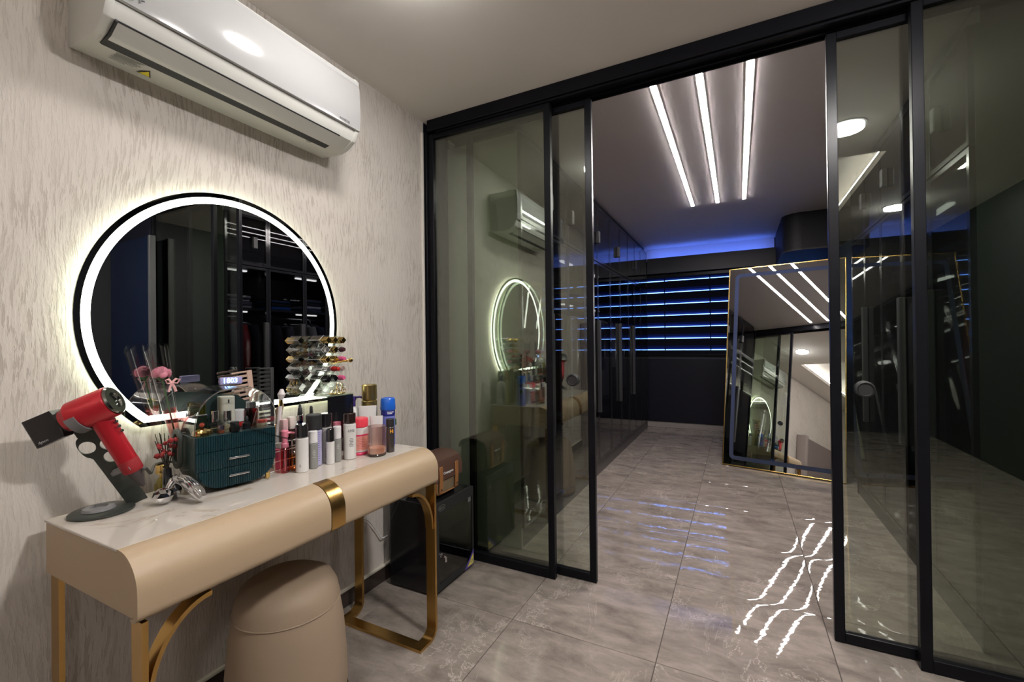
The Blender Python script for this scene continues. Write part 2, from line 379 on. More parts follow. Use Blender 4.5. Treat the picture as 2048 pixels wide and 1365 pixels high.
# ------------------------------------------------------------------ glass partition
def framed(name, label, cat, x0, x1, y0, y1, z0, z1, st, ra, bot, kind='structure', knob=None):
    t = thing(name, label, cat, ((x0+x1)/2, (y0+y1)/2, z0), 0, None, kind)
    ym = (y0+y1)/2
    for a, b in ((x0, x0+st), (x1-st, x1)): obj('stile', box(a, b, y0, y1, z0, z1, .002, 1), black, t, False, True)
    obj('top_rail', box(x0+st, x1-st, y0, y1, z1-ra, z1, .002, 1), black, t, False, True)
    obj('bottom_rail', box(x0+st, x1-st, y0, y1, z0, z0+bot, .002, 1), black, t, False, True)
    obj('glass_pane', box(x0+st-.004, x1-st+.004, ym-.003, ym+.003, z0+bot-.004, z1-ra+.004), pane, t, False, True)
    if knob:
        for s in (-1, 1):
            yy = ym+s*.003
            bm = lathe([(.033, 0), (.033, .012), (.027, .016), (.023, .010), (.0, .010)], 28)
            rot(bm, Matrix.Rotation(pi/2 if s < 0 else -pi/2, 3, 'X')); bmesh.ops.translate(bm, verts=bm.verts, vec=(knob[0], yy, knob[1]))
            obj('pull_knob', bm, mattblack, t, True, True)
    return t
hd = tag(obj('trim_2', box(-1.655, 2.2, 2.15, 2.285, 2.532, H, .002, 1), black, None, False), 'black aluminium header track across the glass partition', 'trim', None, 'structure')
bm = new(); bx(bm, -1.60, 2.2, 2.166, 2.18, 2.522, 2.532); bx(bm, -1.60, 2.2, 2.225, 2.232, 2.520, 2.532); bx(bm, -1.60, 2.2, 2.27, 2.28, 2.520, 2.532)
obj('track_lip', bm, black, hd, False)
struct('trim_3', 'black wall jamb at the left end of the glass partition', 'trim', box(XW, -1.668, 2.16, 2.29, 0, 2.532, .002, 1), black)
framed('window_1', 'fixed glass panel in a black frame at the left of the partition', 'window', -1.667, -.871, 2.178, 2.212, 0, 2.525, .036, .028, .05)
framed('window_2', 'fixed glass panel in a black frame at the far right of the partition', 'window', .599, 1.60, 2.178, 2.212, 0, 2.525, .036, .028, .05)
framed('door_1', 'left sliding glass door with black frame and round pull', 'door', -1.432, -.664, 2.236, 2.264, .004, 2.52, .036, .03, .042, knob=(-.782, 1.05))
framed('door_2', 'right sliding glass door with black frame and round pull', 'door', .343, 1.11, 2.236, 2.264, .004, 2.52, .036, .03, .042, knob=(.457, 1.047))
struct('wall_right.001', 'dark stub wall at the right end of the glass partition', 'wall', box(1.602, XR, 2.165, 2.27, 0, 2.53), darkwall)

# ------------------------------------------------------------------ wardrobes
barm = glow('warm_bar_led', (1, .96, .88), K_BAR*2)
endgrey = mat('grey_end_panel', (.36, .36, .31), .45, bump=(160, .04))
def wardrobe(label, side, xf, xb, y0, seams, zsplit, ztop, handles, hz, up, bars):
    """side=+1: fronts face -X (right wardrobe); -1: fronts face +X"""
    s = side; y1 = seams[-1]
    t = thing('wardrobe', label, 'wardrobe', ((xf+xb)/2, (y0+y1)/2, 0))
    def B(a, b, *r): return (min(a, b), max(a, b))+r
    obj('side_panel', box(*B(xf+s*.02, xb, y0, y0+.02, 0, ztop), .001, 1), panelgreen if s > 0 else endgrey, t, False, True)
    obj('side_panel', box(*B(xf+s*.02, xb, y1, y1+.02, 0, ztop), .001, 1), panelgreen, t, False, True)
    obj('back_panel', box(*B(xb-s*.012, xb, y0+.02, y1, .1, ztop)), carcass, t, False, True)
    obj('plinth', box(*B(xf+s*.026, xb-s*.013, y0+.02, y1, 0, .125)), mat('grey_plinth', (.060, .055, .052), .35), t, False, True)
    obj('top_panel', box(*B(xf+s*.02, xb-s*.013, y0+.02, y1, ztop-.02, ztop)), carcass, t, False, True)
    obj('filler', box(*B(xf+s*.04, xb, y0+.003, y1+.02, ztop+.0005, H-.001)), mattblack, t, False, True)  # matt black board stands in for the shadow gap below the ceiling
    obj('shelf', box(*B(xf+s*.03, xb-s*.013, y0+.02, y1, zsplit-.012, zsplit+.012)), carcass, t, False, True)
    obj('shelf', box(*B(xf+s*.06, xb-s*.013, y0+.02, y1, 1.600, 1.62)), carcass, t, False, True)
    obj('shelf', box(*B(xf+s*.06, xb-s*.013, y0+.02, y1, .500, .52)), carcass, t, False, True)
    obj('hanging_rail', tube([((xf+xb)/2, y0+.02, 1.545), ((xf+xb)/2, y1, 1.545)], .012, 10), silver, t, True, True)
    for yb in bars:
        obj('light_bar', box(*B(xf+s*.22, xf+s*.255, yb-.13, yb+.13, zsplit-.026, zsplit-.0125)), barm, t, False, True, label='lit LED bar')
        obj('light_bar', box(*B(xf+s*.22, xf+s*.245, yb-.13, yb+.13, 1.588, 1.5995)), barm, t, False, True, label='lit LED bar')
    ys = [y0]+seams
    for a, b in zip(ys, ys[1:]):
        for za, zb, upper in ((.13, zsplit-.004, False), (zsplit+.004, ztop, True)):
            fw = .022; ya, yb = a+.002, b-.002
            bm = new()
            for q in ((ya, ya+fw, za, zb), (yb-fw, yb, za, zb), (ya+fw, yb-fw, za, za+fw), (ya+fw, yb-fw, zb-fw, zb)):
                bx(bm, *B(xf, xf+s*.02, *q))
            dr = obj('door', bm, blackg, t, False, True)
            obj('glass_pane', box(*B(xf+s*.001, xf+s*.006, ya+fw-.002, yb-fw+.002, za+fw-.002, zb-fw+.002)), smoke, dr, False, True)
            for hy in (up if upper else handles):
                if a < hy <= b:
                    z0, z1 = (zsplit+.17, zsplit+.28) if upper else hz
                    obj('handle', box(*B(xf-s*.03, xf+s*.001, hy-.022, hy+.022, z0, z1), .004, 1), mattblack, dr, False, True, label='black pull bar')
    return t
wardrobe('tall black glass door wardrobe along the right side of the closet', 1, .833, 1.44, 2.405, [2.825, 3.24, 3.645, 4.055, 4.46], 2.02, 2.50, (2.79, 3.20, 4.00), (.655, 1.48), (2.68, 3.49, 4.01), (2.62, 3.44))
wardrobe('tall black glass door wardrobe along the left side of the closet', -1, -1.158, XW+.002, 2.41, [2.83, 3.245, 3.655, 4.06, 4.515, 4.95, 5.36, 5.75, 6.13, 6.6], 2.0, 2.53, (2.86, 3.22, 4.03, 4.86, 5.57), (.60, 1.45), (2.86, 3.30, 4.04, 4.82, 5.78), (3.86, 4.74))

# clothes on hangers inside the wardrobes
def garment(x, y, w, ln, color, label, rough=.8, pleat=6, sleeves=True):
    top = 1.50
    t = thing('shirt', label, 'clothes', (x, y, top), 0, 'clothes hanging in the wardrobes')
    bm = new(); seg = 28; rings = []
    prof = [(0, .03, .010), (-.02, .12, .014), (-.06, .19, .026), (-.12, w*.5, .030), (-.35, w*.46, .034), (-.7*ln, w*.48, .036), (-ln, w*.53, .040)]
    ph = random.random()*6
    for z, hw, th in prof:
        ring = []
        for i in range(seg):
            a = 2*pi*i/seg; k = 1+.35*sin(pleat*a+ph)*min(1, -z*2)
            ring.append(bm.verts.new((hw*cos(a), th*sin(a)*k, z+(.012*sin(3*a+ph) if z == -ln else 0))))
        rings.append(ring)
    for a, b in zip(rings, rings[1:]):
        for i in range(seg): bm.faces.new((a[i], a[(i+1) % seg], b[(i+1) % seg], b[i]))
    bm.faces.new(rings[0]); bm.faces.new(rings[-1][::-1]); bmesh.ops.recalc_face_normals(bm, faces=bm.faces)
    cm = mat('cloth_%06x' % color, color, rough)
    obj('cloth', bm, cm, t)
    if sleeves:
        for s in (-1, 1):
            obj('sleeve', tube([(s*.165, 0, -.045), (s*(w*.5+.005), .012, -.18), (s*(w*.5+.02), .016, -.36), (s*(w*.5+.018), .014, -.52)], [.045, .05, .043, .034], 10), cm, t)
    obj('hanger', tube([(-.15, 0, -.055), (0, 0, .0), (.15, 0, -.055)], .005, 6, tube([(0, 0, 0), (0, 0, .035), (.02, 0, .06), (.002, 0, .075), (-.012, 0, .064)], .002, 6)), silver, t)
    return t
for x, y, w, ln, c, lab in (
    (1.13, 2.52, .40, 1.00, 0x80848e, 'long grey coat hanging in the right wardrobe nearest the glass partition'),
    (1.13, 2.64, .36, .78, 0xa03030, 'red shirt hanging beside the long grey coat in the right wardrobe'),
    (1.13, 2.75, .38, .96, 0x30343c, 'charcoal coat hanging after the red shirt in the right wardrobe'),
    (1.13, 2.99, .36, .80, 0x20242c, 'black shirt hanging in the second bay of the right wardrobe'),
    (1.13, 3.14, .34, .86, 0x565a60, 'mid grey shirt hanging in the second bay of the right wardrobe'),
    (1.13, 3.42, .36, .76, 0x9a9c96, 'pale grey shirt hanging in the third bay of the right wardrobe'),
    (1.13, 3.54, .36, .90, 0x2c3440, 'slate blue shirt hanging in the third bay of the right wardrobe'),
    (1.13, 3.90, .36, .84, 0x3a3632, 'brown black shirt hanging in the last but one bay of the right wardrobe'),
    (-1.40, 3.30, .36, .78, 0x8f6e62, 'dusty pink shirt hanging in the left wardrobe close to the partition'),
    (-1.40, 3.45, .36, .84, 0xb8b6b0, 'white shirt hanging beside the dusty pink shirt in the left wardrobe'),
    (-1.40, 3.86, .38, .68, 0xc4c2bc, 'bright white shirt hanging in the left wardrobe just past the sliding door'),
    (-1.40, 4.28, .36, .92, 0x2a2e34, 'black coat hanging in the left wardrobe behind a black pull bar'),
    (-1.40, 4.72, .36, .82, 0x8a8c90, 'grey shirt hanging in the middle of the left wardrobe'),
    (-1.40, 5.12, .36, .92, 0x50545c, 'slate grey shirt hanging toward the far end of the left wardrobe'),
    (-1.40, 5.52, .36, .80, 0x6a6a6c, 'light charcoal shirt hanging at the far end of the left wardrobe')):
    garment(x, y, w, ln, c, lab)
def folded(x, y, z, n, cols, label):
    t = thing('folded_clothes', label, 'clothes', (x, y, z), 0, 'folded clothes on the wardrobe shelves')
    zz = 0
    for i in range(n):
        h = .028+.012*random.random(); dx, dy = random.uniform(-.012, .012), random.uniform(-.012, .012)
        obj('folded_shirt', box(-.14+dx, .14+dx, -.11+dy, .11+dy, zz+.0005, zz+h, .011, 3), mat('fold_%06x' % cols[i % len(cols)], cols[i % len(cols)], .85, bump=(60, .4)), t); zz += h
for x, y, z, n, c, lab in (
    (1.10, 2.62, 1.62, 4, (0x9ea2a8, 0x6b7078, 0xb4b6ba), 'stack of grey folded clothes on the shelf of the right wardrobe nearest the partition'),
    (1.10, 3.05, 1.62, 3, (0x1d4f9a, 0x20242c, 0x2a3c60), 'stack of blue and black folded clothes in the second bay of the right wardrobe'),
    (1.10, 3.45, 1.62, 4, (0x3a4458, 0xa0a6b2, 0x262a33), 'stack of navy and pale folded clothes in the third bay of the right wardrobe'),
    (1.10, 3.86, 1.62, 3, (0x55585e, 0x22262c), 'stack of charcoal folded clothes in the fourth bay of the right wardrobe'),
    (-1.43, 4.30, 1.62, 3, (0x6c5140, 0x54565c), 'stack of brown and grey folded clothes in the left wardrobe'),
    (-1.43, 3.48, 1.62, 3, (0x8a8478, 0x5c5248), 'stack of beige folded clothes in the left wardrobe near the partition')):
    folded(x, y, z, n, c, lab)
def handbag(x, y, z, color, label, w=.15):
    t = thing('handbag', label, 'bag', (x, y, z), 0, 'bags kept inside the left wardrobe')
    m = mat('bag_%06x' % color, color, .45)
    obj('body', prism([(-w, 0), (w, 0), (w*.84, .17), (-w*.84, .17)], -.06, .06, 'yz'), m, t)
    obj('handle', tube([(0, -w*.5, .17), (0, -w*.42, .25), (0, 0, .285), (0, w*.42, .25), (0, w*.5, .17)], .007, 8), m, t)
for x, y, c, lab in ((-1.42, 2.66, 0x1c1d20, 'black handbag on the lower shelf of the left wardrobe behind the fixed glass'), (-1.42, 3.06, 0x8a8a8c, 'grey handbag on the lower shelf of the left wardrobe'), (-1.42, 3.90, 0x5b4236, 'brown handbag on the lower shelf of the left wardrobe')):
    handbag(x, y, .52, c, lab)

# ------------------------------------------------------------------ ceiling strip lights of the closet
stripm = glow('strip_diffuser', (1, .92, .91), K_STRIP)
for i, (x, w) in enumerate(((-.380, 'left'), (-.156, 'middle'), (.073, 'right'))):
    t = thing('strip_light', 'slim white closet ceiling strip light, %s' % {'left': 'the one nearest the left wardrobe', 'middle': 'middle one of the three', 'right': 'the one nearest the right wardrobe'}[w], 'light', (x, 3.56, H), 0, 'closet ceiling strip lights')
    obj('housing', box(-.019, .019, -1.20, 1.20, -.0035, 0), whiteplastic, t, False)
    obj('diffuser', box(-.014, .014, -1.195, 1.195, -.0055, -.0035), stripm, t, False)
for k, (x, y, lab) in enumerate(((-.95, 1.17, 'round surface mounted downlight above the dressing table'), (.63, 1.04, 'round surface mounted downlight near the right side of the room'), (1.45, -1.3, 'round surface mounted downlight near the dark navy wall'))):  # third lamp is unseen, added to lift the bounce light
    downm = glow('downlight_diffuser_%d' % k, (1, .97, .945), K_DOWN[k])
    t = thing('downlight', lab, 'light', (x, y, H), 0, 'round surface mounted ceiling downlights')
    obj('rim', band([(.106*cos(2*pi*i/40), .106*sin(2*pi*i/40)) for i in range(40)], [(.092*cos(2*pi*i/40), .092*sin(2*pi*i/40)) for i in range(40)], -.006, 0, 'xy'), whiteplastic, t)
    obj('diffuser', lathe([(.0, -.030), (.088, -.030), (.0905, -.0275), (.0905, -.0062), (0, -.0062)], 40), downm, t)

# ------------------------------------------------------------------ window, zebra blinds, pelmet, bulkhead
w = thing('window_3', 'closet window with dusk light behind zebra blinds', 'window', (0, YE, WZ0), 0, None, 'structure')
bm = new()
for a in ((WX0, WX1, WZ0, WZ0+.05), (WX0, WX1, WZ1-.05, WZ1), (WX0, WX0+.05, WZ0, WZ1), (WX1-.05, WX1, WZ0, WZ1), (-.03, .03, WZ0, WZ1)): bx(bm, a[0], a[1], YE+.05, YE+.09, a[2], a[3])
obj('window_frame', bm, black, w, False, True)
obj('glass_pane', box(WX0+.04, WX1-.04, YE+.066, YE+.074, WZ0+.04, WZ1-.04), acryl, w, False, True)
def fabric(name, c, tr, mixf):
    m = bpy.data.materials.new(name); m.use_nodes = True; nt = m.node_tree; nt.nodes.clear(); N = nt.nodes.new
    d = N('ShaderNodeBsdfDiffuse'); t = N('ShaderNodeBsdfTranslucent'); x = N('ShaderNodeMixShader'); o = N('ShaderNodeOutputMaterial')
    d.inputs[0].default_value = col4(c); t.inputs[0].default_value = col4(tr); x.inputs[0].default_value = mixf
    nt.links.new(d.outputs[0], x.inputs[1]); nt.links.new(t.outputs[0], x.inputs[2]); nt.links.new(x.outputs[0], o.inputs[0]); return m
bandm = fabric('blackout_band', (.010, .011, .016), (.05, .06, .09), .15)
sheerm = fabric('sheer_band', (.02, .025, .04), (.16, .22, .40), .5)
sheerm2 = fabric('dense_sheer_band', (.015, .018, .03), (.06, .09, .20), .4)
b = thing('zebra_blind', 'dark zebra roller blind with seven glowing blue slits over the closet window', 'blind', (0, 6.70, 2.15))
obj('head_rail', box(WX0-.0, WX1, 6.665, 6.735, 2.165, 2.215, .006), black, b, False, True)
ZS = [1.128+.1655*i for i in range(7)]
for i, z in enumerate(ZS):
    obj('slat', box(WX0, WX1, 6.699, 6.701, z+.060, (ZS[i+1]-.005) if i < 6 else 2.166), bandm, b, False, True)
    obj('sheer_slat', box(WX0, WX1, 6.699, 6.701, z+.005, z+.028), sheerm, b, False, True)
    obj('sheer_slat', box(WX0, WX1, 6.699, 6.701, z+.028, z+.060), sheerm2, b, False, True)
obj('slat', box(WX0, WX1, 6.699, 6.701, 1.07, ZS[0]-.005), bandm, b, False, True)
obj('bottom_bar', box(WX0, WX1, 6.69, 6.71, 1.045, 1.07, .004), black, b, False, True)
for x in (-.93, -.33, .3): obj('ladder_tape', box(x-.007, x+.007, 6.697, 6.6985, 1.06, 2.17), bandm, b, False, True)
pl = tag(obj('pelmet', box(-1.155, 1.42, 6.60, 6.62, 2.22, 2.443, .003), mat('pelmet_black', (.012, .013, .017), .45), None, False), 'black pelmet board across the top of the closet window', 'pelmet')
obj('top_board', box(-1.155, 1.42, 6.621, 6.73, 2.414, 2.4295), mattblack, pl, False)
tag(obj('blue_cove_light', box(-1.15, .40, 6.6215, 6.635, 2.43, 2.4415), glow('blue_led', (.08, .19, 1.0), K_BLUE), None, False), 'blue LED strip lying on top of the black pelmet board', 'light')
wp = tag(obj('wall_panel', box(-1.24, .9, 6.715, YE, .09, 1.0, .003), mat('navy_panel', (.006, .006, .012), .4, spec=.25), None, False), 'dark navy panel below the closet window', 'panel')
struct('trim_4', 'pale strip of wall above the black pelmet, lit blue', 'trim', box(-1.33, .445, 6.738, YE-.001, 2.431, H-.001), ceilc)  # pale piece added on the dark wall so the blue glow shows
# rounded bulkhead in the far right corner under the ceiling
poly = [(1.44, 5.55)]+[(.45+.17-.17*cos(a), 5.55+.17-.17*sin(a)) for a in [pi/2*(1-i/8) for i in range(9)]]+[(.45, 6.598), (1.44, 6.598)]
bk = tag(obj('bulkhead', prism(poly, 2.215, H-.001, 'xy'), mat('bulkhead_charcoal', (.011, .011, .013), .6, spec=.25), None, True, ang=.4), 'charcoal rounded ceiling bulkhead in the far right corner of the closet', 'bulkhead')
obj('soffit_board', prism([(x*.999+.0005, y*.999+.004) for x, y in poly], 2.20, 2.2145, 'xy'), mat('soffit_grey', (.035, .032, .030), .6, spec=.25), bk, True, ang=.4)  # underside in a paler grey, painting in the light from below
struct('wall_right.002', 'charcoal wall panel behind the leaning mirror', 'wall', box(.95, 1.44, 4.49, 6.598, 0, 2.199), panelgreen)

# ------------------------------------------------------------------ leaning floor mirror
U = Vector((.972, -.235, 0)).normalized(); BK = Vector((.235, .972, 0)).normalized(); TH = radians(10.5)
UP = Vector((0, 0, 1))*cos(TH)+BK*sin(TH); NB = UP.cross(U)
fmir = thing('floor_mirror', 'tall gold framed mirror leaning at the end of the closet', 'mirror', (-.155, 4.938, .006))
mm = Matrix((U, NB, UP)).transposed().to_4x4(); mm.translation = (-.155, 4.938, .006); fmir.matrix_world = mm
MW, MH = 1.005, 2.04
goldf = mat('satin_gold_frame', (.72, .47, .14), .25, 1)
for a in ((0, .0095, 0, MH), (MW-.0095, MW, 0, MH), (.0095, MW-.0095, 0, .0095), (.0095, MW-.0095, MH-.0095, MH)): obj('frame', box(a[0], a[1], -.004, .024, a[2], a[3], .002), goldf, fmir, False)
o1 = rrect(.0095, MW-.0095, .0095, MH-.0095, .0005); o2 = rrect(.062, MW-.062, .062, MH-.062, .05); o3 = rrect(.10, MW-.10, .10, MH-.10, .02)
obj('mirror_glass', band(o1, o2, .0, .006, 'xz'), mirrorm2, fmir, False)
obj('mirror_glass', prism(o3, .0, .006, 'xz'), mirrorm2, fmir, False)
obj('frosted_band', band(o2, o3, .0005, .0055, 'xz'), fabric('frosted_glass', (.12, .135, .17), (.85, .9, 1), .8), fmir, False)
obj('strut', tube([(MW/2, .024, 1.2), (MW/2, .03, .02)], .010, 8), black, fmir)

# ------------------------------------------------------------------ round LED mirror above the dressing table
XM = -1.655; MC = (1.005, 1.3455); MR = .4580; ZC = 1.001
def cutcircle(r, zc, n=96):
    h = MC[1]-zc; a0 = math.acos(h/r) if h < r else 0
    pts = [(MC[0]+r*sin(a0+(2*pi-2*a0)*i/n), MC[1]-r*cos(a0+(2*pi-2*a0)*i/n)) for i in range(n+1)]
    return pts
rm = thing('wall_mirror', 'round wall mirror with flat lower edge and glowing white LED ring', 'mirror', (XM, MC[0], MC[1]))
c0, c1, c2 = cutcircle(MR, ZC), cutcircle(MR-.0155, ZC+.013), cutcircle(MR-.038, ZC+.033)
obj('outer_rim', band(c0, c1, XM-.006, XM, 'yz'), mat('rim_mirror', (.30, .31, .29), .02, 1), rm, False, True, label='dark mirror rim')
obj('led_ring', band(c1, c2, XM-.006, XM-.0008, 'yz'), glow('ring_led', (.97, 1, .87), K_RING), rm, False, True, label='lit white ring')
obj('mirror_glass', prism(c2, XM-.006, XM-.0005, 'yz'), mirrorm, rm, False, True)
obj('back_box', prism(cutcircle(MR-.05, ZC+.05), XW, XM-.007, 'yz'), whiteplastic, rm, True, True)
obj('back_light', band(cutcircle(MR-.013, ZC+.013), cutcircle(MR-.030, ZC+.030), XM-.019, XM-.008, 'yz'), glow('halo_led', (.93, 1, .78), K_HALO), rm, False, True, label='back light')

# ------------------------------------------------------------------ dressing table
dt = thing('dressing_table', 'cream leather dressing table with marble top and gold legs below the round mirror', 'table', (-1.39, 1.01, 0))
X0, X1, Y0, Y1, ZT, ZB = -1.63, -1.15, .48, 1.548, .80, .652
def front_prof(x0, x1, z0, z1, R=.082, r=.022):
    p = [(x0, z0)]
    p += [(x1-r+r*sin(a), z0+r-r*cos(a)) for a in [pi/2*i/5 for i in range(6)]]
    p += [(x1-R+R*cos(a), z1-R+R*sin(a)) for a in [pi/2*i/9 for i in range(10)]]
    return p+[(x0, z1)]
obj('carcass', prism(front_prof(X0, X1-.012, ZB+.006, ZT-.008), Y0+.0215, Y1-.0215, 'xz'), leather, dt, True, True, ang=.5)
for a, bq in ((Y0+.003, Y0+.021), (Y1-.021, Y1-.003)): obj('end_panel', bevel(prism(front_prof(X0, X1-.0125, ZB+.007, ZT-.0085), a, bq, 'xz'), .0015, 1), leather, dt, True, True, ang=.7)
def drawer_front(ya, yb, m, t=.0):
    out = front_prof(X1-.10, X1+t, ZB+.001, ZT+t)
    n = len(out)
    inn = [(x-.0105 if x > X1-.099 else x, z) for x, z in front_prof(X1-.10, X1-.0005, ZB+.0065, ZT-.008)]
    # keep the curved shell only
    o2, i2 = out[1:-1], inn[1:-1]
    poly = o2+[(X1-.088, ZT+t)]+[(X1-.088, ZT-.008)]+i2[::-1]
    return bevel(prism(poly, ya, yb, 'xz'), .0015, 1, .9)
for a, bq in ((Y0, .9885), (1.0455, Y1)): obj('drawer', drawer_front(a, bq, leather), leather, dt, True, True, ang=.7)
obj('gold_band', drawer_front(.990, 1.044, gold, .0015), gold, dt, True, True, ang=.6)
obj('marble_top', box(X0, X1-.0885, Y0, Y1, ZT-.0075, ZT, .0015, 1), table_marble(), dt, False, True)
def legframe(y, s):
    """two flat uprights joined by a floor bar; s=+1: the floor foot turns toward -Y"""
    T, Wd = .012, .046
    for xx in (-1.60, -1.178):
        R = .05
        pts = [(y, ZB), (y, R)]+[(y-s*(R-R*cos(a)), R-R*sin(a)) for a in [pi/2*i/6 for i in range(1, 7)]]+[(y-s*.115, 0)]
        inn = [(y-s*T, ZB), (y-s*T, R)]+[(y-s*(R-(R-T)*cos(a)), R-(R-T)*sin(a)) for a in [pi/2*i/6 for i in range(1, 7)]]+[(y-s*.115, T)]
        obj('leg', prism(pts+inn[::-1], xx-Wd/2, xx+Wd/2, 'yz'), gold, dt, True, True, ang=.5)
        if xx < -1.3: continue
        Rb = .135
        arc = [(y-s*(.012+Rb)+s*Rb*cos(a), ZB-.001-.185+.185*sin(a)) for a in [pi/2*i/12 for i in range(13)]]
        arc2 = [(y-s*(.012+Rb)+s*(Rb-.010)*cos(a), ZB-.001-.185+.173*sin(a)) for a in [pi/2*i/12 for i in range(13)]]
        obj('brace', prism(arc+arc2[::-1], xx-.018, xx+.018, 'yz'), gold, dt, True, True, ang=.5)
    ya, yb = sorted((y-s*.115, y-s*(.115-.046)))
    obj('floor_bar', box(-1.60+Wd/2, -1.178-Wd/2, ya, yb, 0, T), gold, dt, False, True)
legframe(1.538, 1); legframe(.490, -1)

# stool pushed under the table
st = thing('stool', 'round cream upholstered stool pushed under the dressing table', 'stool', (-1.405, 1.02, 0))
obj('base_ring', lathe([(.188, 0), (.192, .003), (.192, .016), (.188, .018)], 48), mattblack, st)
obj('gold_trim', lathe([(.190, .0182), (.1935, .020), (.1935, .026), (.190, .028)], 48), gold, st)
obj('body', lathe([(.189, .0285), (.193, .06), (.190, .16), (.180, .28), (.168, .352), (.166, .358)], 48), velvet, st)
obj('seat', lathe([(.165, .3585), (.168, .362), (.162, .40), (.145, .432), (.11, .452), (.06, .461), (0, .463)], 48), velvet, st)
obj('piping', tube([(.1675*cos(2*pi*i/48), .1675*sin(2*pi*i/48), .359) for i in range(48)], .003, 6, closed=True), velvet, st)

# ------------------------------------------------------------------ air conditioner
ac = thing('air_conditioner', 'white split air conditioner high on the cream wall', 'air conditioner', (XW, .99, 2.1))
AY0, AY1 = .552, 1.42
def D(p): return [(XW+a, b) for a, b in p]
low = [(.0, 2.115), (.09, 2.108), (.125, 2.110)]
obj('casing', prism(D([(0, 2.112), (.085, 2.104), (.128, 2.102), (.165, 2.112), (.205, 2.136), (.224, 2.172), (.224, 2.40), (0, 2.40)]), AY0+.004, AY1-.004, 'xz'), acgrey, ac, True, True, ang=.5)
obj('end_cap', bevel(prism(D([(0, 2.110), (.085, 2.102), (.128, 2.100), (.166, 2.109), (.208, 2.134), (.2275, 2.171), (.2275, 2.402), (0, 2.402)]), AY0, AY0+.02, 'xz'), .003), acgrey, ac, True, True, ang=.6)
obj('end_cap', bevel(prism(D([(0, 2.110), (.085, 2.102), (.128, 2.100), (.166, 2.109), (.208, 2.134), (.2275, 2.171), (.2275, 2.402), (0, 2.402)]), AY1-.02, AY1, 'xz'), .003), acgrey, ac, True, True, ang=.6)
obj('front_panel', bevel(prism(D([(.2285, 2.176), (.236, 2.180), (.240, 2.25), (.236, 2.36), (.222, 2.398), (.15, 2.409), (.15, 2.404), (.2285, 2.395)]), AY0-.002, AY1+.002, 'xz'), .0025), acwhite, ac, True, True, ang=.5)
obj('louver', prism(D([(.152, 2.1005), (.170, 2.1055), (.2085, 2.1300), (.2070, 2.1345), (.166, 2.113), (.152, 2.107)]), .585, 1.335, 'xz'), mat('ac_louver', (.62, .61, .58), .25), ac, True, True, ang=.5)
obj('air_slot', prism(D([(.116, 2.0992), (.1535, 2.1065), (.1535, 2.1095), (.116, 2.1035)]), .583, 1.337, 'xz'), mattblack, ac, False, True, label='dark air outlet slot')
obj('louver_gap', prism(D([(.2087, 2.1295), (.2110, 2.1325), (.2075, 2.1365), (.2060, 2.1340)]), .585, 1.335, 'xz'), mattblack, ac, False, True, label='thin dark gap above the louver')
obj('slot_side', prism(D([(.118, 2.0995), (.150, 2.1015), (.170, 2.1045), (.2105, 2.1295), (.209, 2.136), (.168, 2.114)]), .579, .5848, 'xz'), mattblack, ac, False, True, label='dark slot beside the louver')
DN = Matrix.Rotation(pi, 3, 'X')         # lettering seen from below
DNR = Matrix.Rotation(pi/2, 3, 'Z') @ DN
yel = mat('warning_yellow', (.80, .66, .03), .5); inkm = mat('print_black', (.02, .02, .02), .6); inkg = mat('print_grey', (.36, .36, .33), .6)
obj('warning_sticker', prism([(XW+.045, .694), (XW+.045, .732), (XW+.085, .713)], 2.1030, 2.1037, 'xy'), inkm, ac, False, True, label='black edged triangle')
wsx = obj('warning_symbol', prism([(XW+.0475, .699), (XW+.0475, .727), (XW+.078, .713)], 2.1025, 2.1032, 'xy'), yel, ac, False, True, label='yellow triangle')
bm = new()
for i in range(7): bx(bm, XW+.105-.0075*i-.004, XW+.105-.0075*i, .622+.003*(i % 2), .690-.006*(i % 3)-(.03 if i == 6 else 0), 2.1019, 2.1026)
obj('print', bm, inkg, ac, False, True, label='block of small grey print')
bm = new()
for i in range(4): bx(bm, XW+.012-.0, XW+.012, 0, .0001, 2.1, 2.1001)
bm.free()
bm = new(); bx(bm, XW+.10, XW+.108, 1.255, 1.275, 2.1015, 2.1025)
obj('display_slot', bm, inkg, ac, False, True)
text('lettering', 'AM+', .045, (XW+.2405-(XW), .590-.99, .105), FX, mat('print_dark', (.12, .12, .13), .5), ac)
text('lettering', 'INVERTER', .012, (.2400, 1.335-.99, .092), FX, mat('print_dark', (.12, .12, .13), .5), ac)

# ------------------------------------------------------------------ dry cabinet and camera bag
cb = thing('dry_cabinet', 'small black dry cabinet with glass door standing beside the dressing table', 'cabinet', (-1.47, 1.94, 0))
CX0, CX1, CY0, CY1, CZ = -1.625, -1.352, 1.765, 2.115, .452
obj('body', box(CX0, CX1, CY0, CY1, .012, CZ, .004), blackg, cb, False, True)
for x in (CX0+.03, CX1-.03):
    for y in (CY0+.03, CY1-.03): obj('foot', cyl(.012, 0, .0118, 12, c=(x, y, 0)), mattblack, cb, True, True)
bm = new()
for a in ((CY0, CY0+.03, .02, CZ), (CY1-.012, CY1, .02, CZ), (CY0+.03, CY1-.012, .02, .05), (CY0+.03, CY1-.012, CZ-.05, CZ)): bx(bm, CX1+.001, CX1+.02, *a)
dr = obj('door', bm, mattblack, cb, False, True)
obj('glass_pane', box(CX1+.010, CX1+.016, CY0+.028, CY1-.010, .048, CZ-.048), clear('cabinet_glass', (.35, .36, .35), .08, .7), dr, False, True)
obj('shelf', box(CX1+.0012, CX1+.006, CY0+.04, CY1-.02, .20, .204), silver, dr, False, True)
obj('label_card', box(CX1+.0165, CX1+.0172, CY1-.05, CY1-.022, .375, .40), mat('grey_card', (.14, .14, .14), .5), dr, False, True, label='small grey card')
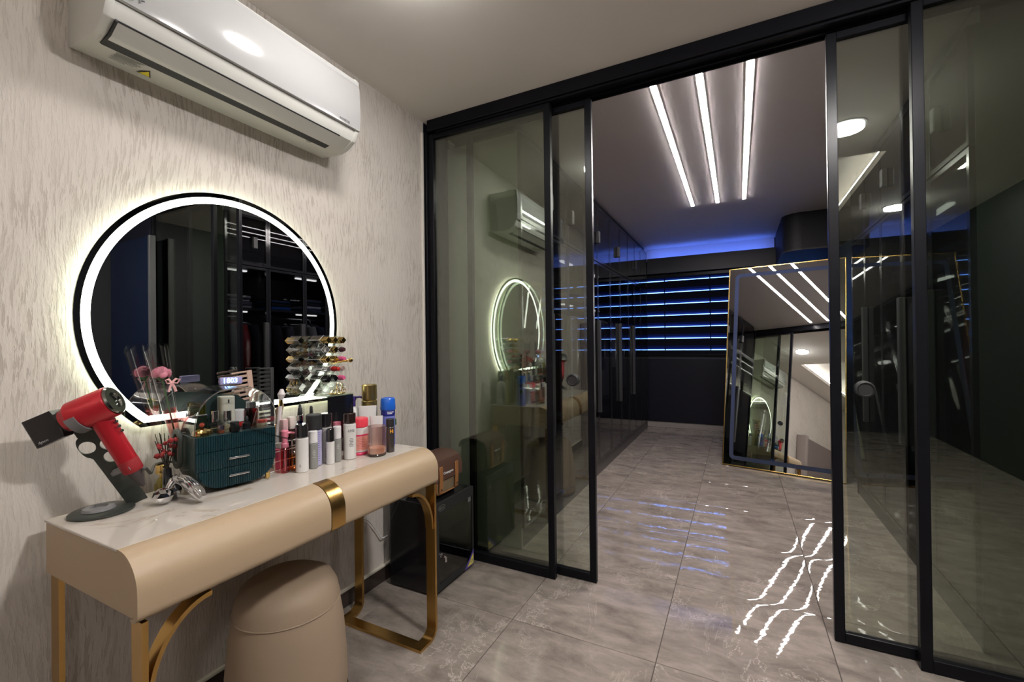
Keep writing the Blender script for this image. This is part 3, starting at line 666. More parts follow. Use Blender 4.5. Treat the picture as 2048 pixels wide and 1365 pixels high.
obj('lock', rot(cyl(.010, 0, .012, 16), Matrix.Rotation(pi/2, 3, 'Y')), chrome, dr).location = (CX1+.02-(-1.47), CY0+.035-1.94, .20)
obj('key', tube([(CX1+.034, CY0+.035, .20), (CX1+.045, CY0+.035, .20), (CX1+.046, CY0+.048, .188), (CX1+.045, CY0+.05, .165)], .004, 6, flat=(1, 1.4)), chrome, dr, True, True)
obj('brand_oval', band([(CY0+.055+.028*cos(2*pi*i/24), CZ-.024+.015*sin(2*pi*i/24)) for i in range(24)], [(CY0+.055+.025*cos(2*pi*i/24), CZ-.024+.0125*sin(2*pi*i/24)) for i in range(24)], CX1+.0201, CX1+.0207, 'yz'), silver, dr, False, True)
text('lettering', 'AiLite', .016, (CX1+.0203+1.47, CY0+.055-1.94, CZ-.024), FX, silver, dr)
pur = mat('sticker_purple', (.10, .06, .33), .4)
obj('corner_sticker', prism([(CY1-.0015, .105), (CY1-.0015, .02), (CY1-.095, .02)], CX1+.0201, CX1+.0206, 'yz'), pur, dr, False, True, label='purple corner sticker')
obj('sticker_panel', prism([(CY1-.006, .082), (CY1-.006, .026), (CY1-.066, .026)], CX1+.0204, CX1+.0210, 'yz'), mat('sticker_yellow', (.75, .68, .08), .4), dr, False, True, label='yellow triangle on the sticker')
text('lettering', '5Y', .026, (CX1+.0212+1.47, CY1-.024-1.94, .042), FX, pur, dr)

bg = thing('camera_bag', 'brown canvas camera bag with tan leather straps on the dry cabinet', 'bag', (-1.48, 1.93, CZ))
canvas = mat('olive_canvas', (.20, .145, .085), .85, bump=(300, .3)); brown = mat('brown_leather', (.085, .042, .030), .42, bump=(200, .1)); tan = mat('tan_leather', (.30, .125, .042), .45)
obj('body', bevel(box(-.085, .075, -.125, .125, .001, .175), .022, 4), canvas, bg)
obj('front_pocket', bevel(box(.0755, .105, -.095, .095, .018, .135), .012, 3), canvas, bg)
obj('piping', tube([(.104, p[0], p[1]) for p in rrect(-.092, .092, .022, .13, .02)], .004, 6, closed=True), tan, bg)
fp = [(-.09, .150), (-.09, .17), (-.07, .197), (-.02, .212), (.05, .210), (.095, .19), (.112, .15), (.114, .09), (.110, .09), (.106, .148), (.09, .180), (.06, .1985), (-.02, .2), (-.07, .188), (-.085, .17), (-.085, .15)]
obj('flap', bevel(prism(fp, -.13, .13, 'xz'), .0015, 1, .9), brown, bg, True, ang=.7)
for y in (-.07, .07):
    s = obj('strap', bevel(prism([(.1145, .165), (.119, .165), (.1205, .09), (.117, .03), (.111, .03), (.1145, .09)], y-.014, y+.014, 'xz'), .0012, 1, .9), tan, bg, True, ang=.7)
    obj('stud', rot(cyl(.005, 0, .004, 12), Matrix.Rotation(pi/2, 3, 'Y')), mattblack, s).location = (.1185, y, .048)
obj('shoulder_strap', tube([(-.02, .128, .17), (-.01, .142, .14), (.0, .140, .06), (.015, .15, .006), (-.04, .156, .004)], .010, 8, flat=(1.3, .4)), mattblack, bg)
text('lettering', 'Compagnon', .018, (.1150, -.002, .125), FX, mat('print_white', (.8, .8, .8), .5), bg, bold=.0003)
cbl = tag(obj('power_cable', tube(spline([(-1.675, 1.60, .40), (-1.672, 1.66, .365), (-1.672, 1.72, .29), (-1.671, 1.745, .25), (-1.672, 1.76, .235), (-1.675, 1.80, .232)]), .0035, 8), whiteplastic), 'white power cable running along the wall behind the black dry cabinet', 'cable')

# ------------------------------------------------------------------ things on the dressing table
def P(bm): return bm
def small(name, label, cat, x, y, parts, z=ZT, rz=pi/2, group=None):
    t = thing(name, label, cat, (x, y, z), rz, group)
    for p in parts:
        o = obj(p[0], p[1], p[2], t, True, ang=.7)
        if len(p) > 3: o['label'] = p[3]
    return t
def lines(t, r, rows, m, az=0, w=.018, step=.006, z0=.05, n='print'):
    """fine rows of print on a round bottle, facing its front"""
    bm = new()
    for i in range(rows):
        ww = w*(.6+.4*((i*37) % 10)/10)
        for k in range(6):
            a0 = -pi/2+az-ww/r/2+ww/r*k/6; a1 = a0+ww/r/6
            v = [bm.verts.new(((r+.0004)*cos(a), (r+.0004)*sin(a), z0-step*i+dz)) for a, dz in ((a0, 0), (a1, 0), (a1, .0022), (a0, .0022))]
            bm.faces.new(v)
    return obj(n, bm, m, t, False)
G_T = 'skin care bottles on the dressing table'
white = mat('bottle_white', (.70, .68, .66), .3); white2 = mat('cap_white', (.74, .72, .72), .25); greyb = mat('bottle_grey', (.26, .26, .245), .35)
lav = mat('bottle_lavender', (.42, .40, .58), .3); smokecap = mat('smoked_cap', (.016, .015, .016), .06, coat=1)
pinkp = mat('pink_plastic', (.72, .22, .30), .3); inkd = mat('fine_print', (.12, .12, .13), .6)
amberl = clear('amber_liquid', (.93, .52, .22), .06, .7); pinkl = clear('pink_liquid', (.92, .36, .42), .06, .7); redl = clear('red_liquid', (.55, .06, .05), .06, .7); yell = clear('yellow_liquid', (.80, .72, .22), .06, .7)
bluegl = clear('blue_glass', (.02, .06, .32), .07, .7); brownp = mat('dark_brown_plastic', (.030, .014, .010), .2)
AZ = radians(-28)          # the photograph's side of each bottle, measured from its local front
AZW = pi/2+AZ
# front row, left to right
t = small('lotion_bottle', 'white lotion bottle with tall smoky black cap, front row nearest the teal organizer', 'bottle', -1.389, 1.069, [('bottle', cyl(.0212, 0, .122, 28, .003), white), ('cap', cyl(.0208, .1225, .171, 28, .003), smokecap, 'smoky black cap')], group=G_T)
lines(t, .0212, 2, inkd, AZ-.5, .008, .006, .028)
t = small('cream_bottle', 'small grey bottle with white cap just right of the first white lotion bottle', 'bottle', -1.391, 1.117, [('bottle', cyl(.0156, 0, .092, 24, .002), greyb), ('cap', cyl(.0152, .0925, .137, 24, .002), white2, 'white cap')], group=G_T)
lines(t, .0156, 5, mat('pale_print', (.5, .5, .48), .6), AZ, .012, .006, .065)
t = small('cleanser_bottle', 'lavender bottle with wide black cap behind the grey bottle', 'bottle', -1.418, 1.142, [('bottle', cyl(.0275, 0, .134, 30, .004), lav), ('cap', cyl(.0285, .1345, .192, 30, .003), mattblack, 'wide black cap')], group=G_T)
lines(t, .0275, 14, mat('violet_print', (.20, .17, .42), .6), AZ+.35, .02, .008, .125)
t = small('toner_bottle', 'grey white bottle with smoky cap behind the lavender bottle', 'bottle', -1.420, 1.200, [('bottle', cyl(.0205, 0, .135, 26, .003), mat('bottle_pale_grey', (.46, .44, .44), .3)), ('cap', cyl(.0205, .1355, .188, 26, .003), smokecap, 'smoky black cap')], group=G_T)
lines(t, .0205, 7, inkd, AZ-.2, .016, .006, .055)
t = small('serum_bottle', 'small white bottle with smoky black cap in the middle of the front row', 'bottle', -1.384, 1.187, [('bottle', cyl(.0152, 0, .084, 24, .002), white), ('cap', cyl(.0150, .0845, .133, 24, .002), smokecap, 'smoky black cap')], group=G_T)
t = small('emulsion_bottle', 'small grey bottle with white cap right behind the small white bottle', 'bottle', -1.386, 1.2215, [('bottle', cyl(.0154, 0, .088, 24, .002), greyb), ('cap', cyl(.0150, .0885, .137, 24, .002), white2, 'white cap')], group=G_T)
lines(t, .0154, 3, mat('pale_print', (.5, .5, .48), .6), AZ, .012, .006, .065)
t = small('softener_bottle', 'tall white bottle lettered UIQ with glossy dark brown cap', 'bottle', -1.373, 1.272, [('bottle', cyl(.0237, 0, .140, 30, .003), white), ('cap', cyl(.0232, .1405, .182, 30, .003), mat('brown_gloss_cap', (.028, .014, .012), .06, coat=1), 'glossy dark brown cap')], group=G_T)
text('lettering', 'UIQ', .013, (.0241*sin(AZ), -.0241*cos(AZ), .114), face(AZ), inkd, t)
lines(t, .0237, 6, inkd, AZ, .018, .0058, .082)
jar = small('body_scrub_jar', 'big white and pink jar with coral red lid right of the UIQ bottle', 'jar', -1.398, 1.345, [('jar', cyl(.0350, .012, .112, 30, .003), white), ('base', cyl(.0353, 0, .0118, 30, .003), mat('pink_red', (.68, .04, .13), .3), 'pink red base'), ('lid', lathe([(.034, .1125), (.0365, .115), (.0365, .142), (.034, .149), (0, .151)], 30), mat('coral_lid', (.78, .06, .09), .3), 'coral red lid'), ('wrap_label', cyl(.0354, .020, .078, 30, .0005), mat('salmon_label', (.78, .35, .28), .4), 'salmon pink wrap label'), ('stripe', cyl(.0356, .078, .085, 30, .0005), mat('pink_red', (.68, .04, .13), .3))], group=None)
lines(jar, .0356, 7, mat('rose_print', (.62, .16, .16), .6), AZ, .04, .007, .07)
can = small('candle_glass', 'frosted pink candle glass with dark base in front of the coral lidded jar', 'candle', -1.314, 1.358, [('base', cyl(.0365, 0, .010, 32, .003), mat('smoked_base', (.05, .035, .028), .1)), ('wax', cyl(.0335, .0105, .034, 32, .002), mat('peach_wax', (.80, .50, .33), .4, emit=(.8, .45, .28), k=.0)), ('glass', band([(.0362*cos(2*pi*i/32), .0362*sin(2*pi*i/32)) for i in range(32)], [(.0345*cos(2*pi*i/32), .0345*sin(2*pi*i/32)) for i in range(32)], .0105, .120, 'xy'), clear('frosted_pink', (.93, .83, .81), .16, .5, .25))])
blk = small('hair_spray', 'slim black to silver spray can with an orange H at the table end', 'spray can', -1.304, 1.425, [('can', cyl(.0168, 0, .105, 24, .002), mat('dark_silver_can', (.16, .14, .135), .28, .8)), ('cap', cyl(.0165, .1055, .139, 24, .002), mattblack, 'matt black cap')])
text('lettering', 'H', .020, (.0173*sin(AZ), -.0173*cos(AZ), .088), face(AZ), mat('orange_print', (.85, .38, .04), .5), blk, bold=.0008)
# second row and behind
t = small('pump_bottle', 'small clear bottle with pink pump beside the teal organizer', 'bottle', -1.437, 1.036, [('bottle', cyl(.0150, 0, .088, 20, .003), pinkl), ('collar', cyl(.0130, .0885, .106, 20, .002), pinkp), ('pump', lathe([(.009, .1065), (.0095, .124), (.0125, .127), (.0125, .147), (.009, .151), (0, .151)], 20), pinkp, 'pink pump head'), ('spout', tube([(0, -.008, .140), (.014, -.012, .140), (.026, -.016, .136)], .0042, 8), pinkp), ('dip_tube', tube([(0, 0, .005), (0, 0, .088)], .0022, 6), white2)])
t = small('perfume_bottle', 'round amber perfume bottle with clear pink cap beside the pink pump bottle', 'bottle', -1.437, 1.078, [('bottle', lathe([(.018, 0), (.022, .004), (.0225, .045), (.019, .055), (.010, .058), (0, .058)], 24), amberl), ('cap', cyl(.020, .0585, .090, 24, .004), clear('rosy_cap', (.88, .74, .70), .10, .5))])
t = small('rose_gel_bottle', 'clear bottle of bright pink gel standing in the white wire rack', 'bottle', -1.500, 1.060, [('bottle', cyl(.016, 0, .075, 20, .003), mat('pink_gel', (.75, .10, .20), .25)), ('cap', cyl(.012, .0755, .095, 20, .002), white2)])
rk = thing('wire_rack', 'white wire rack with brushes behind the pink pump bottle', 'rack', (-1.53, 1.085, ZT), pi/2)
wire = mat('white_wire', (.78, .78, .70), .3)
for z in (.003, .035, .07, .10): obj('wire', tube([(p[0], p[1], z) for p in rrect(-.085, .030, -.055, .05, .006, 2)], .0018, 6, closed=True), wire, rk)
for i in range(6):
    for yy in (-.055, .05): obj('wire', tube([(-.085+.115*i/5, yy, .003), (-.085+.115*i/5, yy, .10)], .0015, 6), wire, rk)
def brush(x, y, top, lean, hcol, label, tip='flat', w=.006):
    t = thing('makeup_brush', label, 'brush', (x, y, ZT+.004), pi/2, 'makeup brushes in the white wire rack')
    a = Vector((0, 0, 0)); b = Vector((lean, .0, top)); m = mat('handle_%06x' % hcol, hcol, .3)
    obj('handle', tube([a, a.lerp(b, .5), a.lerp(b, .78)], [w*.5, w*.75, w*.6], 10), m, t)
    obj('ferrule', tube([a.lerp(b, .782), a.lerp(b, .86)], w*.62, 10), goldp, t)
    obj('bristles', tube([a.lerp(b, .862), a.lerp(b, .93), b], [w*.7, w*1.25, w*.5], 10), m if tip == 'flat' else mat('bristle_tan', (.32, .20, .14), .9), t)
brush(-1.515, 1.052, .285, .030, 0xd9cfcf, 'white spatula brush, the tallest one in the white wire rack', 'flat', .011)
brush(-1.535, 1.075, .235, .022, 0xc98f86, 'rose gold brush leaning beside the white spatula brush', 'soft')
brush(-1.545, 1.058, .215, .028, 0xb98a5a, 'tan bristled brush behind the rose gold brush', 'soft')
for y, top, lab, cm in ((1.073, .130, 'dark brown square makeup tube with rose cap, left in the white wire rack', mat('rose_cap', (.62, .40, .40), .25)), (1.101, .135, 'dark brown square makeup tube with ivory cap, right in the white wire rack', mat('ivory_cap', (.70, .60, .55), .25))):
    small('makeup_tube', lab, 'makeup', -1.492, y, [('tube', box(-.0105, .0105, -.0105, .0105, 0, top, .0015), brownp), ('cap', box(-.010, .010, -.010, .010, top+.0005, top+.045, .002), cm)], z=ZT+.004, group='makeup tubes in the white wire rack')
rz_ = thing('display_riser', 'clear acrylic riser under the dropper bottles', 'stand', (-1.527, 1.173, ZT))
obj('top_plate', box(-.053, .053, -.053, .053, .058, .062, .001, 1), acryl, rz_, False)
for yy in (-.0515, .0515): obj('side_plate', box(-.053, .053, yy-.0015, yy+.0015, 0, .0578), acryl, rz_, False)
for x, y, hgt, r, bodym, lab in ((-1.500, 1.146, .152, .021, bluegl, 'cobalt blue glass dropper bottle with black dropper'), (-1.555, 1.188, .154, .015, smokecap, 'black dropper bottle at the back next to the mirror'), (-1.512, 1.206, .148, .0165, smokecap, 'black dropper bottle right of the blue dropper bottle')):
    parts = [('bottle', lathe([(r-.002, 0), (r, .003), (r, hgt*.48), (r*.75, hgt*.56), (r*.5, hgt*.60), (r*.5, hgt*.66), (0, hgt*.66)], 24), bodym), ('collar', cyl(r*.62, hgt*.662, hgt*.80, 20, .001), chrome if bodym is bluegl else mattblack), ('dropper', lathe([(r*.34, hgt*.802), (r*.40, hgt*.82), (r*.36, hgt*.96), (r*.2, hgt), (0, hgt)], 16), mattblack, 'black rubber bulb')]
    small('dropper_bottle', lab, 'bottle', x, y, parts, z=ZT+.0622, group='dropper bottles')
small('nail_oil_bottle', 'short clear pink bottle with pink pump head behind the UIQ bottle', 'bottle', -1.432, 1.262, [('bottle', cyl(.013, 0, .100, 20, .003), pinkl), ('pump', lathe([(.008, .1005), (.008, .125), (.014, .128), (.014, .143), (0, .146)], 18), pinkp, 'pink pump head')])
small('face_oil_bottle', 'small red bottle with green lid behind the UIQ bottle', 'bottle', -1.408, 1.2485, [('bottle', cyl(.010, 0, .085, 18, .002), redl), ('lid', cyl(.0098, .0855, .106, 18, .002), mat('green_lid', (.02, .22, .06), .3), 'green lid')])
small('pump_lotion', 'white lotion bottle with purple pump behind the coral lidded jar', 'bottle', -1.575, 1.482, [('bottle', lathe([(.030, 0), (.033, .004), (.033, .135), (.024, .160), (.012, .168), (0, .168)], 26), white), ('pump', lathe([(.010, .1685), (.010, .195), (.013, .197), (.013, .214), (0, .216)], 18), mat('purple_pump', (.07, .04, .22), .3), 'purple pump head'), ('spout', tube([(0, 0, .207), (.03, -.01, .209), (.038, -.012, .205)], .005, 8), mat('purple_pump', (.07, .04, .22), .3))])
small('foundation_bottle', 'tall gold bottle standing at the back right of the table', 'bottle', -1.494, 1.500, [('bottle', cyl(.034, 0, .20, 30, .004), mat('gold_lacquer', (.42, .31, .12), .25, .85)), ('cap', cyl(.0335, .2005, .271, 30, .004), mat('gold_cap', (.55, .41, .17), .22, .9))])
def squeeze(x, y, w, h, lab, rz, pm):
    t = thing('cream_tube', lab, 'tube', (x, y, ZT), rz, 'white cream tubes standing on their caps')
    bm = new(); rings = []
    for z, a, b in ((.022, w*.42, w*.30), (.05, w*.46, w*.30), (h*.6, w*.49, w*.2), (h*.93, w*.52, .004), (h, w*.525, .0018)):
        rings.append([bm.verts.new((a*cos(2*pi*i/24), b*sin(2*pi*i/24), z)) for i in range(24)])
    for p, q in zip(rings, rings[1:]):
        for i in range(24): bm.faces.new((p[i], p[(i+1) % 24], q[(i+1) % 24], q[i]))
    bm.faces.new(rings[0][::-1]); bm.faces.new(rings[-1])
    obj('tube', bm, white, t, True, ang=1.0); obj('cap', cyl(w*.40, 0, .0215, 24, .002), white2, t)
    bm = new()
    for i in range(4):
        yy = -(w*.30-(w*.30-.004)*min(1, (h*.82-.012*i-.05)/(h*.93-.05)))-.006
    bm.free()
squeeze(-1.453, 1.447, .074, .182, 'broad white cream tube behind the coral lidded jar', radians(44), pinkp)
squeeze(-1.380, 1.424, .052, .146, 'narrow white cream tube standing in front of the broad one', radians(44), pinkp)
sp = small('air_freshener', 'blue and white aerosol can with bright blue cap at the right end', 'spray can', -1.393, 1.510, [('can', cyl(.0300, 0, .135, 30, .003), mat('periwinkle_can', (.16, .18, .52), .3)), ('shoulder', lathe([(.030, .1355), (.0305, .14), (.0305, .158), (.029, .16), (0, .16)], 30), mat('deep_blue_band', (.015, .02, .20), .3), 'deep blue band'), ('cap', lathe([(.032, .1605), (.033, .164), (.031, .205), (.027, .213), (.018, .214), (.016, .206), (0, .206)], 30), mat('bright_blue_cap', (.015, .12, .58), .25), 'bright blue cap')])
bm = new()
for i, (wd) in enumerate((.030, .022)):
    for k in range(5):
        a0 = -pi/2+AZ-.45+wd/.0305*k/5; a1 = a0+wd/.0305/5.6
        bm.faces.new([bm.verts.new((.0309*cos(a), .0309*sin(a), .150-.006*i+dz)) for a, dz in ((a0, 0), (a1, 0), (a1, .0035), (a0, .0035))])
obj('print', bm, mat('print_white', (.8, .8, .8), .5), sp, False, label='two rows of white print')
obj('leaf_mark', lathe([(0, -.0), (.012, .006), (.010, .03), (0, .034)], 12, (.0235, -.012, .085)), mat('leaf_green', (.03, .09, .04), .5), sp, True)

# jewellery cabinet with crystal knobs, lipstick tower, crown
jc = thing('jewellery_cabinet', 'small black jewellery cabinet with crystal knobs and a clear side by the mirror', 'cabinet', (-1.57, 1.345, ZT), 0)
JX0, JX1, JY0, JY1 = -1.64, -1.50, 1.275, 1.412
obj('body', box(JX0, JX1-.012, JY0+.004, JY1, ZT, ZT+.236, .0015, 1), mat('jewel_body', (.16, .16, .14), .08, .6), jc, False, True)
obj('side_panel', box(JX0, JX1, JY0, JY0+.0035, ZT, ZT+.236), mat('mirror_side', (.75, .77, .70), .03, 1), jc, False, True, label='mirrored side')
obj('top_panel', box(JX0, JX1, JY0, JY1, ZT+.2365, ZT+.241, .001, 1), clear('green_glass', (.80, .86, .78), .12, .6), jc, False, True)
maro = mat('maroon_gloss', (.03, .006, .009), .08, coat=1)
for za, zb, mm_, lab in ((.1305, .236, blackg, 'gloss black front'), (.066, .1295, maro, None), (.002, .065, maro, None)):
    dw = obj('drawer', box(JX1-.0115, JX1, JY0+.004, JY1, ZT+za, ZT+zb, .001, 1), mm_, jc, False, True)
    if za < .13:
        for y in (JY0+.036, JY1-.036):
            kb = obj('knob', lathe([(0, 0), (.004, .0), (.0105, .010), (.0075, .016), (0, .016)], 8), mat('crystal', (.80, .78, .80), .04, .75), dw, False, label='faceted crystal knob')
            kb.rotation_euler = (0, pi/2, 0); kb.location = (JX1+.0005+1.57, y-1.345, .5*(za+zb)+.022)
lt = thing('lipstick_tower', 'clear acrylic diamond cell lipstick tower on the black jewellery cabinet', 'organizer', (-1.59, 1.34, ZT+.2415), 0)
LZ = ZT+.2415; CW, CH = .0225, .0205
tx0, tx1 = -1.622, -1.545
obj('foot', box(tx0, tx1, JY0+.006, JY1+.004, LZ, LZ+.004, .001, 1), acryl, lt, False, True)
cells = []; glintm = mat('polished_edge', (.78, .79, .76), .15)  # whitish outlines paint in the light caught by the acrylic edges
for rr in range(6):
    for cc in range(3):
        y, z = JY0+.030+2*CW*cc*.94, LZ+.0255+2*CH*rr
        o_ = [(y+CW, z), (y, z+CH), (y-CW, z), (y, z-CH)]; k = .86
        i_ = [(y+(a-y)*k, z+(b_-z)*k) for a, b_ in o_]
        obj('cell', band(o_, i_, tx0, tx1-.010*(rr % 2), 'yz'), clear('cell_acrylic', (.95, .96, .95), .11, .7), lt, False, True)
        obj('cell_back', prism(i_, tx0+.001, tx0+.0025, 'yz'), acryl, lt, False, True)
        xe = tx1-.010*(rr % 2)
        obj('cell_edge', tube([(xe, a, b_) for a, b_ in o_], .0009, 4, closed=True), glintm, lt, False, True)
        obj('cell_edge', tube([(tx0, o_[2][0], o_[2][1]), (xe, o_[2][0], o_[2][1])], .0008, 4), glintm, lt, False, True)
        cells.append((rr, cc, y, z))
def lipstick(y, z, kind, label, out=.014):
    t = thing('lipstick', label, 'lipstick', (tx0+.004, y, z), 0, 'lipsticks in the clear tower')
    ln = tx1-tx0-.004+out; s = .0105
    Rm = Matrix.Rotation(pi/2, 3, 'Y')
    if kind in ('gold', 'black', 'bronze'):
        m = {'gold': goldp, 'black': blackg, 'bronze': mat('bronze_case', (.30, .18, .12), .2, .8)}[kind]
        for nm, a, b_ in (('base', .0, ln*.42), ('cap', ln*.425, ln)):
            o = obj(nm, rot(rot(box(-s, s, -s, s, a, b_, .0012), Matrix.Rotation(pi/4, 3, 'Z')), Rm), m if nm == 'cap' else blackg, t, False)
    else:
        c = {'pink': (.75, .12, .28), 'red': (.40, .02, .02), 'nude': (.62, .42, .38), 'silver': (.7, .7, .72), 'plum': (.06, .02, .03)}[kind]
        m = mat('lip_'+kind, c, .2, .9 if kind == 'silver' else 0)
        obj('base', rot(cyl(.0105, 0, ln*.5, 16, .001), Rm), silver, t); obj('cap', rot(lathe([(.0105, ln*.505), (.0108, ln*.9), (.008, ln), (0, ln)], 16), Rm), m, t)
        if kind == 'red': obj('tip', rot(cyl(.0085, ln+.0005, ln+.012, 16, .003), Rm), m, t)
plan = {(5, 0): 'gold', (5, 1): 'gold', (5, 2): 'gold', (4, 0): 'silver', (4, 1): 'gold', (4, 2): 'plum', (3, 0): 'gold', (3, 1): 'gold', (3, 2): 'pink', (2, 0): 'silver', (2, 1): 'red', (2, 2): 'nude', (1, 0): 'black', (1, 1): 'black', (1, 2): 'pink'}
rown = {5: 'top row', 4: 'second row down', 3: 'third row down', 2: 'fourth row down', 1: 'fifth row down'}
coln = {0: 'left', 1: 'middle', 2: 'right'}
desc = {'gold': 'square gold lipstick', 'silver': 'round silver lipstick', 'plum': 'round dark plum lipstick', 'pink': 'round bright pink lipstick', 'red': 'round dark red lipstick', 'nude': 'round pale nude lipstick', 'black': 'square black lipstick'}
for rr, cc, y, z in cells:
    if (rr, cc) in plan:
        lipstick(y, z, plan[(rr, cc)], '%s, %s cell in the %s of the clear tower' % (desc[plan[(rr, cc)]], coln[cc], rown[rr]), .012+.008*((rr*3+cc*5) % 4)/3)
t = thing('lip_gloss', 'long gold lip gloss with round knob sticking out of the clear tower', 'lipstick', (tx0+.01, 1.385, LZ+.128))
Rg = Matrix.Rotation(pi/2-.12, 3, 'Y')
obj('tube', rot(cyl(.005, 0, .115, 14, .001), Rg), goldp, t); obj('knob', rot(lathe([(0, .1155), (.007, .118), (.0105, .126), (.007, .134), (0, .1365)], 16), Rg), goldp, t)
cr = thing('crown', 'little gold openwork crown ornament standing on the jewellery cabinet', 'ornament', (-1.520, 1.345, ZT+.2412), pi/2)
obj('base_band', tube([(.036*cos(2*pi*i/24), .016*sin(2*pi*i/24), .004) for i in range(24)], .0028, 6, closed=True), goldp, cr)
for i in range(9):
    a = pi+pi*i/8; px_, py_ = .036*cos(a), .016*sin(a); hh_ = .012+.030*max(0, 1-abs(i-4)/4)
    obj('scroll', tube([(px_-.004, py_, .006), (px_-.007, py_, hh_*.6), (px_, py_, hh_), (px_+.007, py_, hh_*.6), (px_+.004, py_, .006)], .0013, 6), goldp, cr)
for s in (-1, 1): obj('arch', tube([(s*.002, -.012, .012), (s*.016, -.012, .024), (s*.018, -.012, .042), (s*.008, -.012, .052), (s*.002, -.012, .044), (s*.006, -.012, .034)], .0016, 6), goldp, cr)
for i in range(7): obj('pearl', lathe([(0, -.0035), (.003, -.0015), (.003, .0015), (0, .0035)], 10, (.036*cos(pi+pi*i/6), .018*sin(pi+pi*i/6)-.001, .010)), mat('pearl_white', (.8, .76, .68), .2), cr)

# ------------------------------------------------------------------ teal makeup organizer
og = thing('makeup_organizer', 'teal fluted makeup organizer with clear domed lid and two drawers', 'organizer', (-1.420, .862, ZT), radians(80))
OW, OD, OZ0, OZ1 = .118, .150, .012, .177
teal = mat('teal_plastic', (.004, .028, .037), .28); teald = mat('teal_side', (.020, .042, .040), .4)
def uprof(w, z0, z1, R=.07, n=8):
    p = [(-w, z1)]+[(-w+R-R*cos(a), z0+R-R*sin(a)) for a in [pi/2*i/n for i in range(n+1)]]
    return p+[(-x, z) for x, z in p[::-1]]
obj('body', bevel(prism(uprof(OW, OZ0, OZ1), .008, OD, 'xz'), .004, 2), teald, og, True, ang=.6)
def ubot(x, w=OW-.002, R=.068, z0=OZ0+.001):
    d = max(0, abs(x)-(w-R)); return z0+R-math.sqrt(max(0, R*R-d*d))
def fluted(za, zb, name):
    bm = new(); n = 36; w = OW-.003
    for i in range(n):
        xa, xb = -w+2*w*i/n, -w+2*w*(i+1)/n; xm = (xa+xb)/2; lo = max(za, ubot(max(abs(xa), abs(xb))))
        if zb-lo < .003: continue
        pr_ = [(xa+.0003, .0078), (xa+.0003, .0020), (xa+.0016, .0004), (xm, -.0004), (xb-.0016, .0004), (xb-.0003, .0020), (xb-.0003, .0078)]
        prism(pr_, lo, zb, 'xy', bm)
    return obj(name, bm, teal, og, True, ang=.5)
fluted(.1285, OZ1-.001, 'front_band')
for za, zb in ((.0725, .1265), (OZ0, .0705)):
    dwr = fluted(za, zb, 'drawer'); dwr['kind'] = 'part'; del dwr['kind']
    zh = (za+zb)/2+(.004 if za < .05 else 0)
    obj('handle', box(-.030, .030, -.0085, -.0025, zh-.0035, zh+.0035, .002), silver, dwr, True)
rim = [(-OW-.003, OZ1), (OW+.003, OZ1), (OW+.003, OZ1+.005), (-OW-.003, OZ1+.005)]
obj('rim', band([(p[0], p[1]) for p in rrect(-OW-.004, OW+.004, -.003, OD+.003, .012)], [(p[0], p[1]) for p in rrect(-OW+.004, OW-.004, .006, OD-.006, .008)], OZ1+.0005, OZ1+.0055, 'xy'), clear('rim_acrylic', (.75, .80, .80), .22, .6), og, False)
def arch(w, h, n=20): return [(w*cos(pi*i/n)*(1 if True else 0), h*(sin(pi*i/n)**.75)) for i in range(n+1)]
DH = .138
ou = [(x, OZ1+.006+z) for x, z in arch(OW+.001, DH)]; iu = [(x, OZ1+.006+z) for x, z in arch(OW-.0018, DH-.0028)]
obj('dome', prism(ou+iu[::-1], .002, OD, 'xz'), clear('dome_acrylic', (.93, .945, .95), .05, .75), og, True, ang=.4, label='clear domed lid')
obj('dome_front', prism([(x, z) for x, z in iu], .0021, .0040, 'xz'), clear('dome_front_acrylic', (.96, .965, .965), .03, .5), og, False, label='clear front of the lid')
obj('dome_edge', tube([(x, .002, z) for x, z in ou], .0018, 6), clear('edge_acrylic', (.85, .87, .87), .35, .5), og, True)
obj('back_panel', prism([(-OW+.004, OZ1+.001), (OW-.004, OZ1+.001), (OW-.012, OZ1+.05), (OW*.45, OZ1+.105), (-OW*.45, OZ1+.118), (-OW+.03, OZ1+.09)], OD-.012, OD-.008, 'xz'), teald, og, False)
for x, y in ((-.085, .03), (.085, .03), (-.085, .12), (.085, .12)): obj('foot', cyl(.007, 0, .022, 12, .001, (x*1.18, y, 0), .009), goldp, og)
obj('carry_handle', bevel(band(rrect(-.035, .035, -.062, .062, .034, 7), rrect(-.018, .018, -.045, .045, .017, 7), -.005, .005, 'yz'), .0015, 1), mat('olive_handle', (.055, .065, .055), .5), og, True).location = (-OW-.012, .112, .135)
og.children[-1].rotation_euler = (.0, .42, 0)
# things inside the organizer, standing on its tray
ogm = Matrix.Translation((-1.420, .862, 0)) @ Matrix.Rotation(radians(80), 4, 'Z')
def inorg(name, label, cat, lx, ly, parts):
    p = ogm @ Vector((lx, ly, 0)); return small(name, label, cat, p.x, p.y, parts, z=ZT+OZ1+.0003, rz=radians(80), group='cosmetics inside the domed organizer')
def sq(h0, h1, r, n=4.0, seg=24, b=.002): return lathe([(r-b, h0), (r, h0+b), (r, h1-b), (r-b, h1)], seg, sq=n)
inorg('cream_jar', 'shallow gold domed jar at the left front inside the organizer', 'jar', -.088, .036, [('jar', cyl(.026, 0, .010, 26, .002), goldp), ('lid', lathe([(.0275, .0105), (.026, .015), (.014, .021), (.005, .023), (0, .023)], 26), goldp), ('finial', lathe([(0, .0232), (.006, .027), (.008, .032), (.005, .038), (0, .040)], 14), mat('ruby_finial', (.35, .05, .03), .08, .5))])
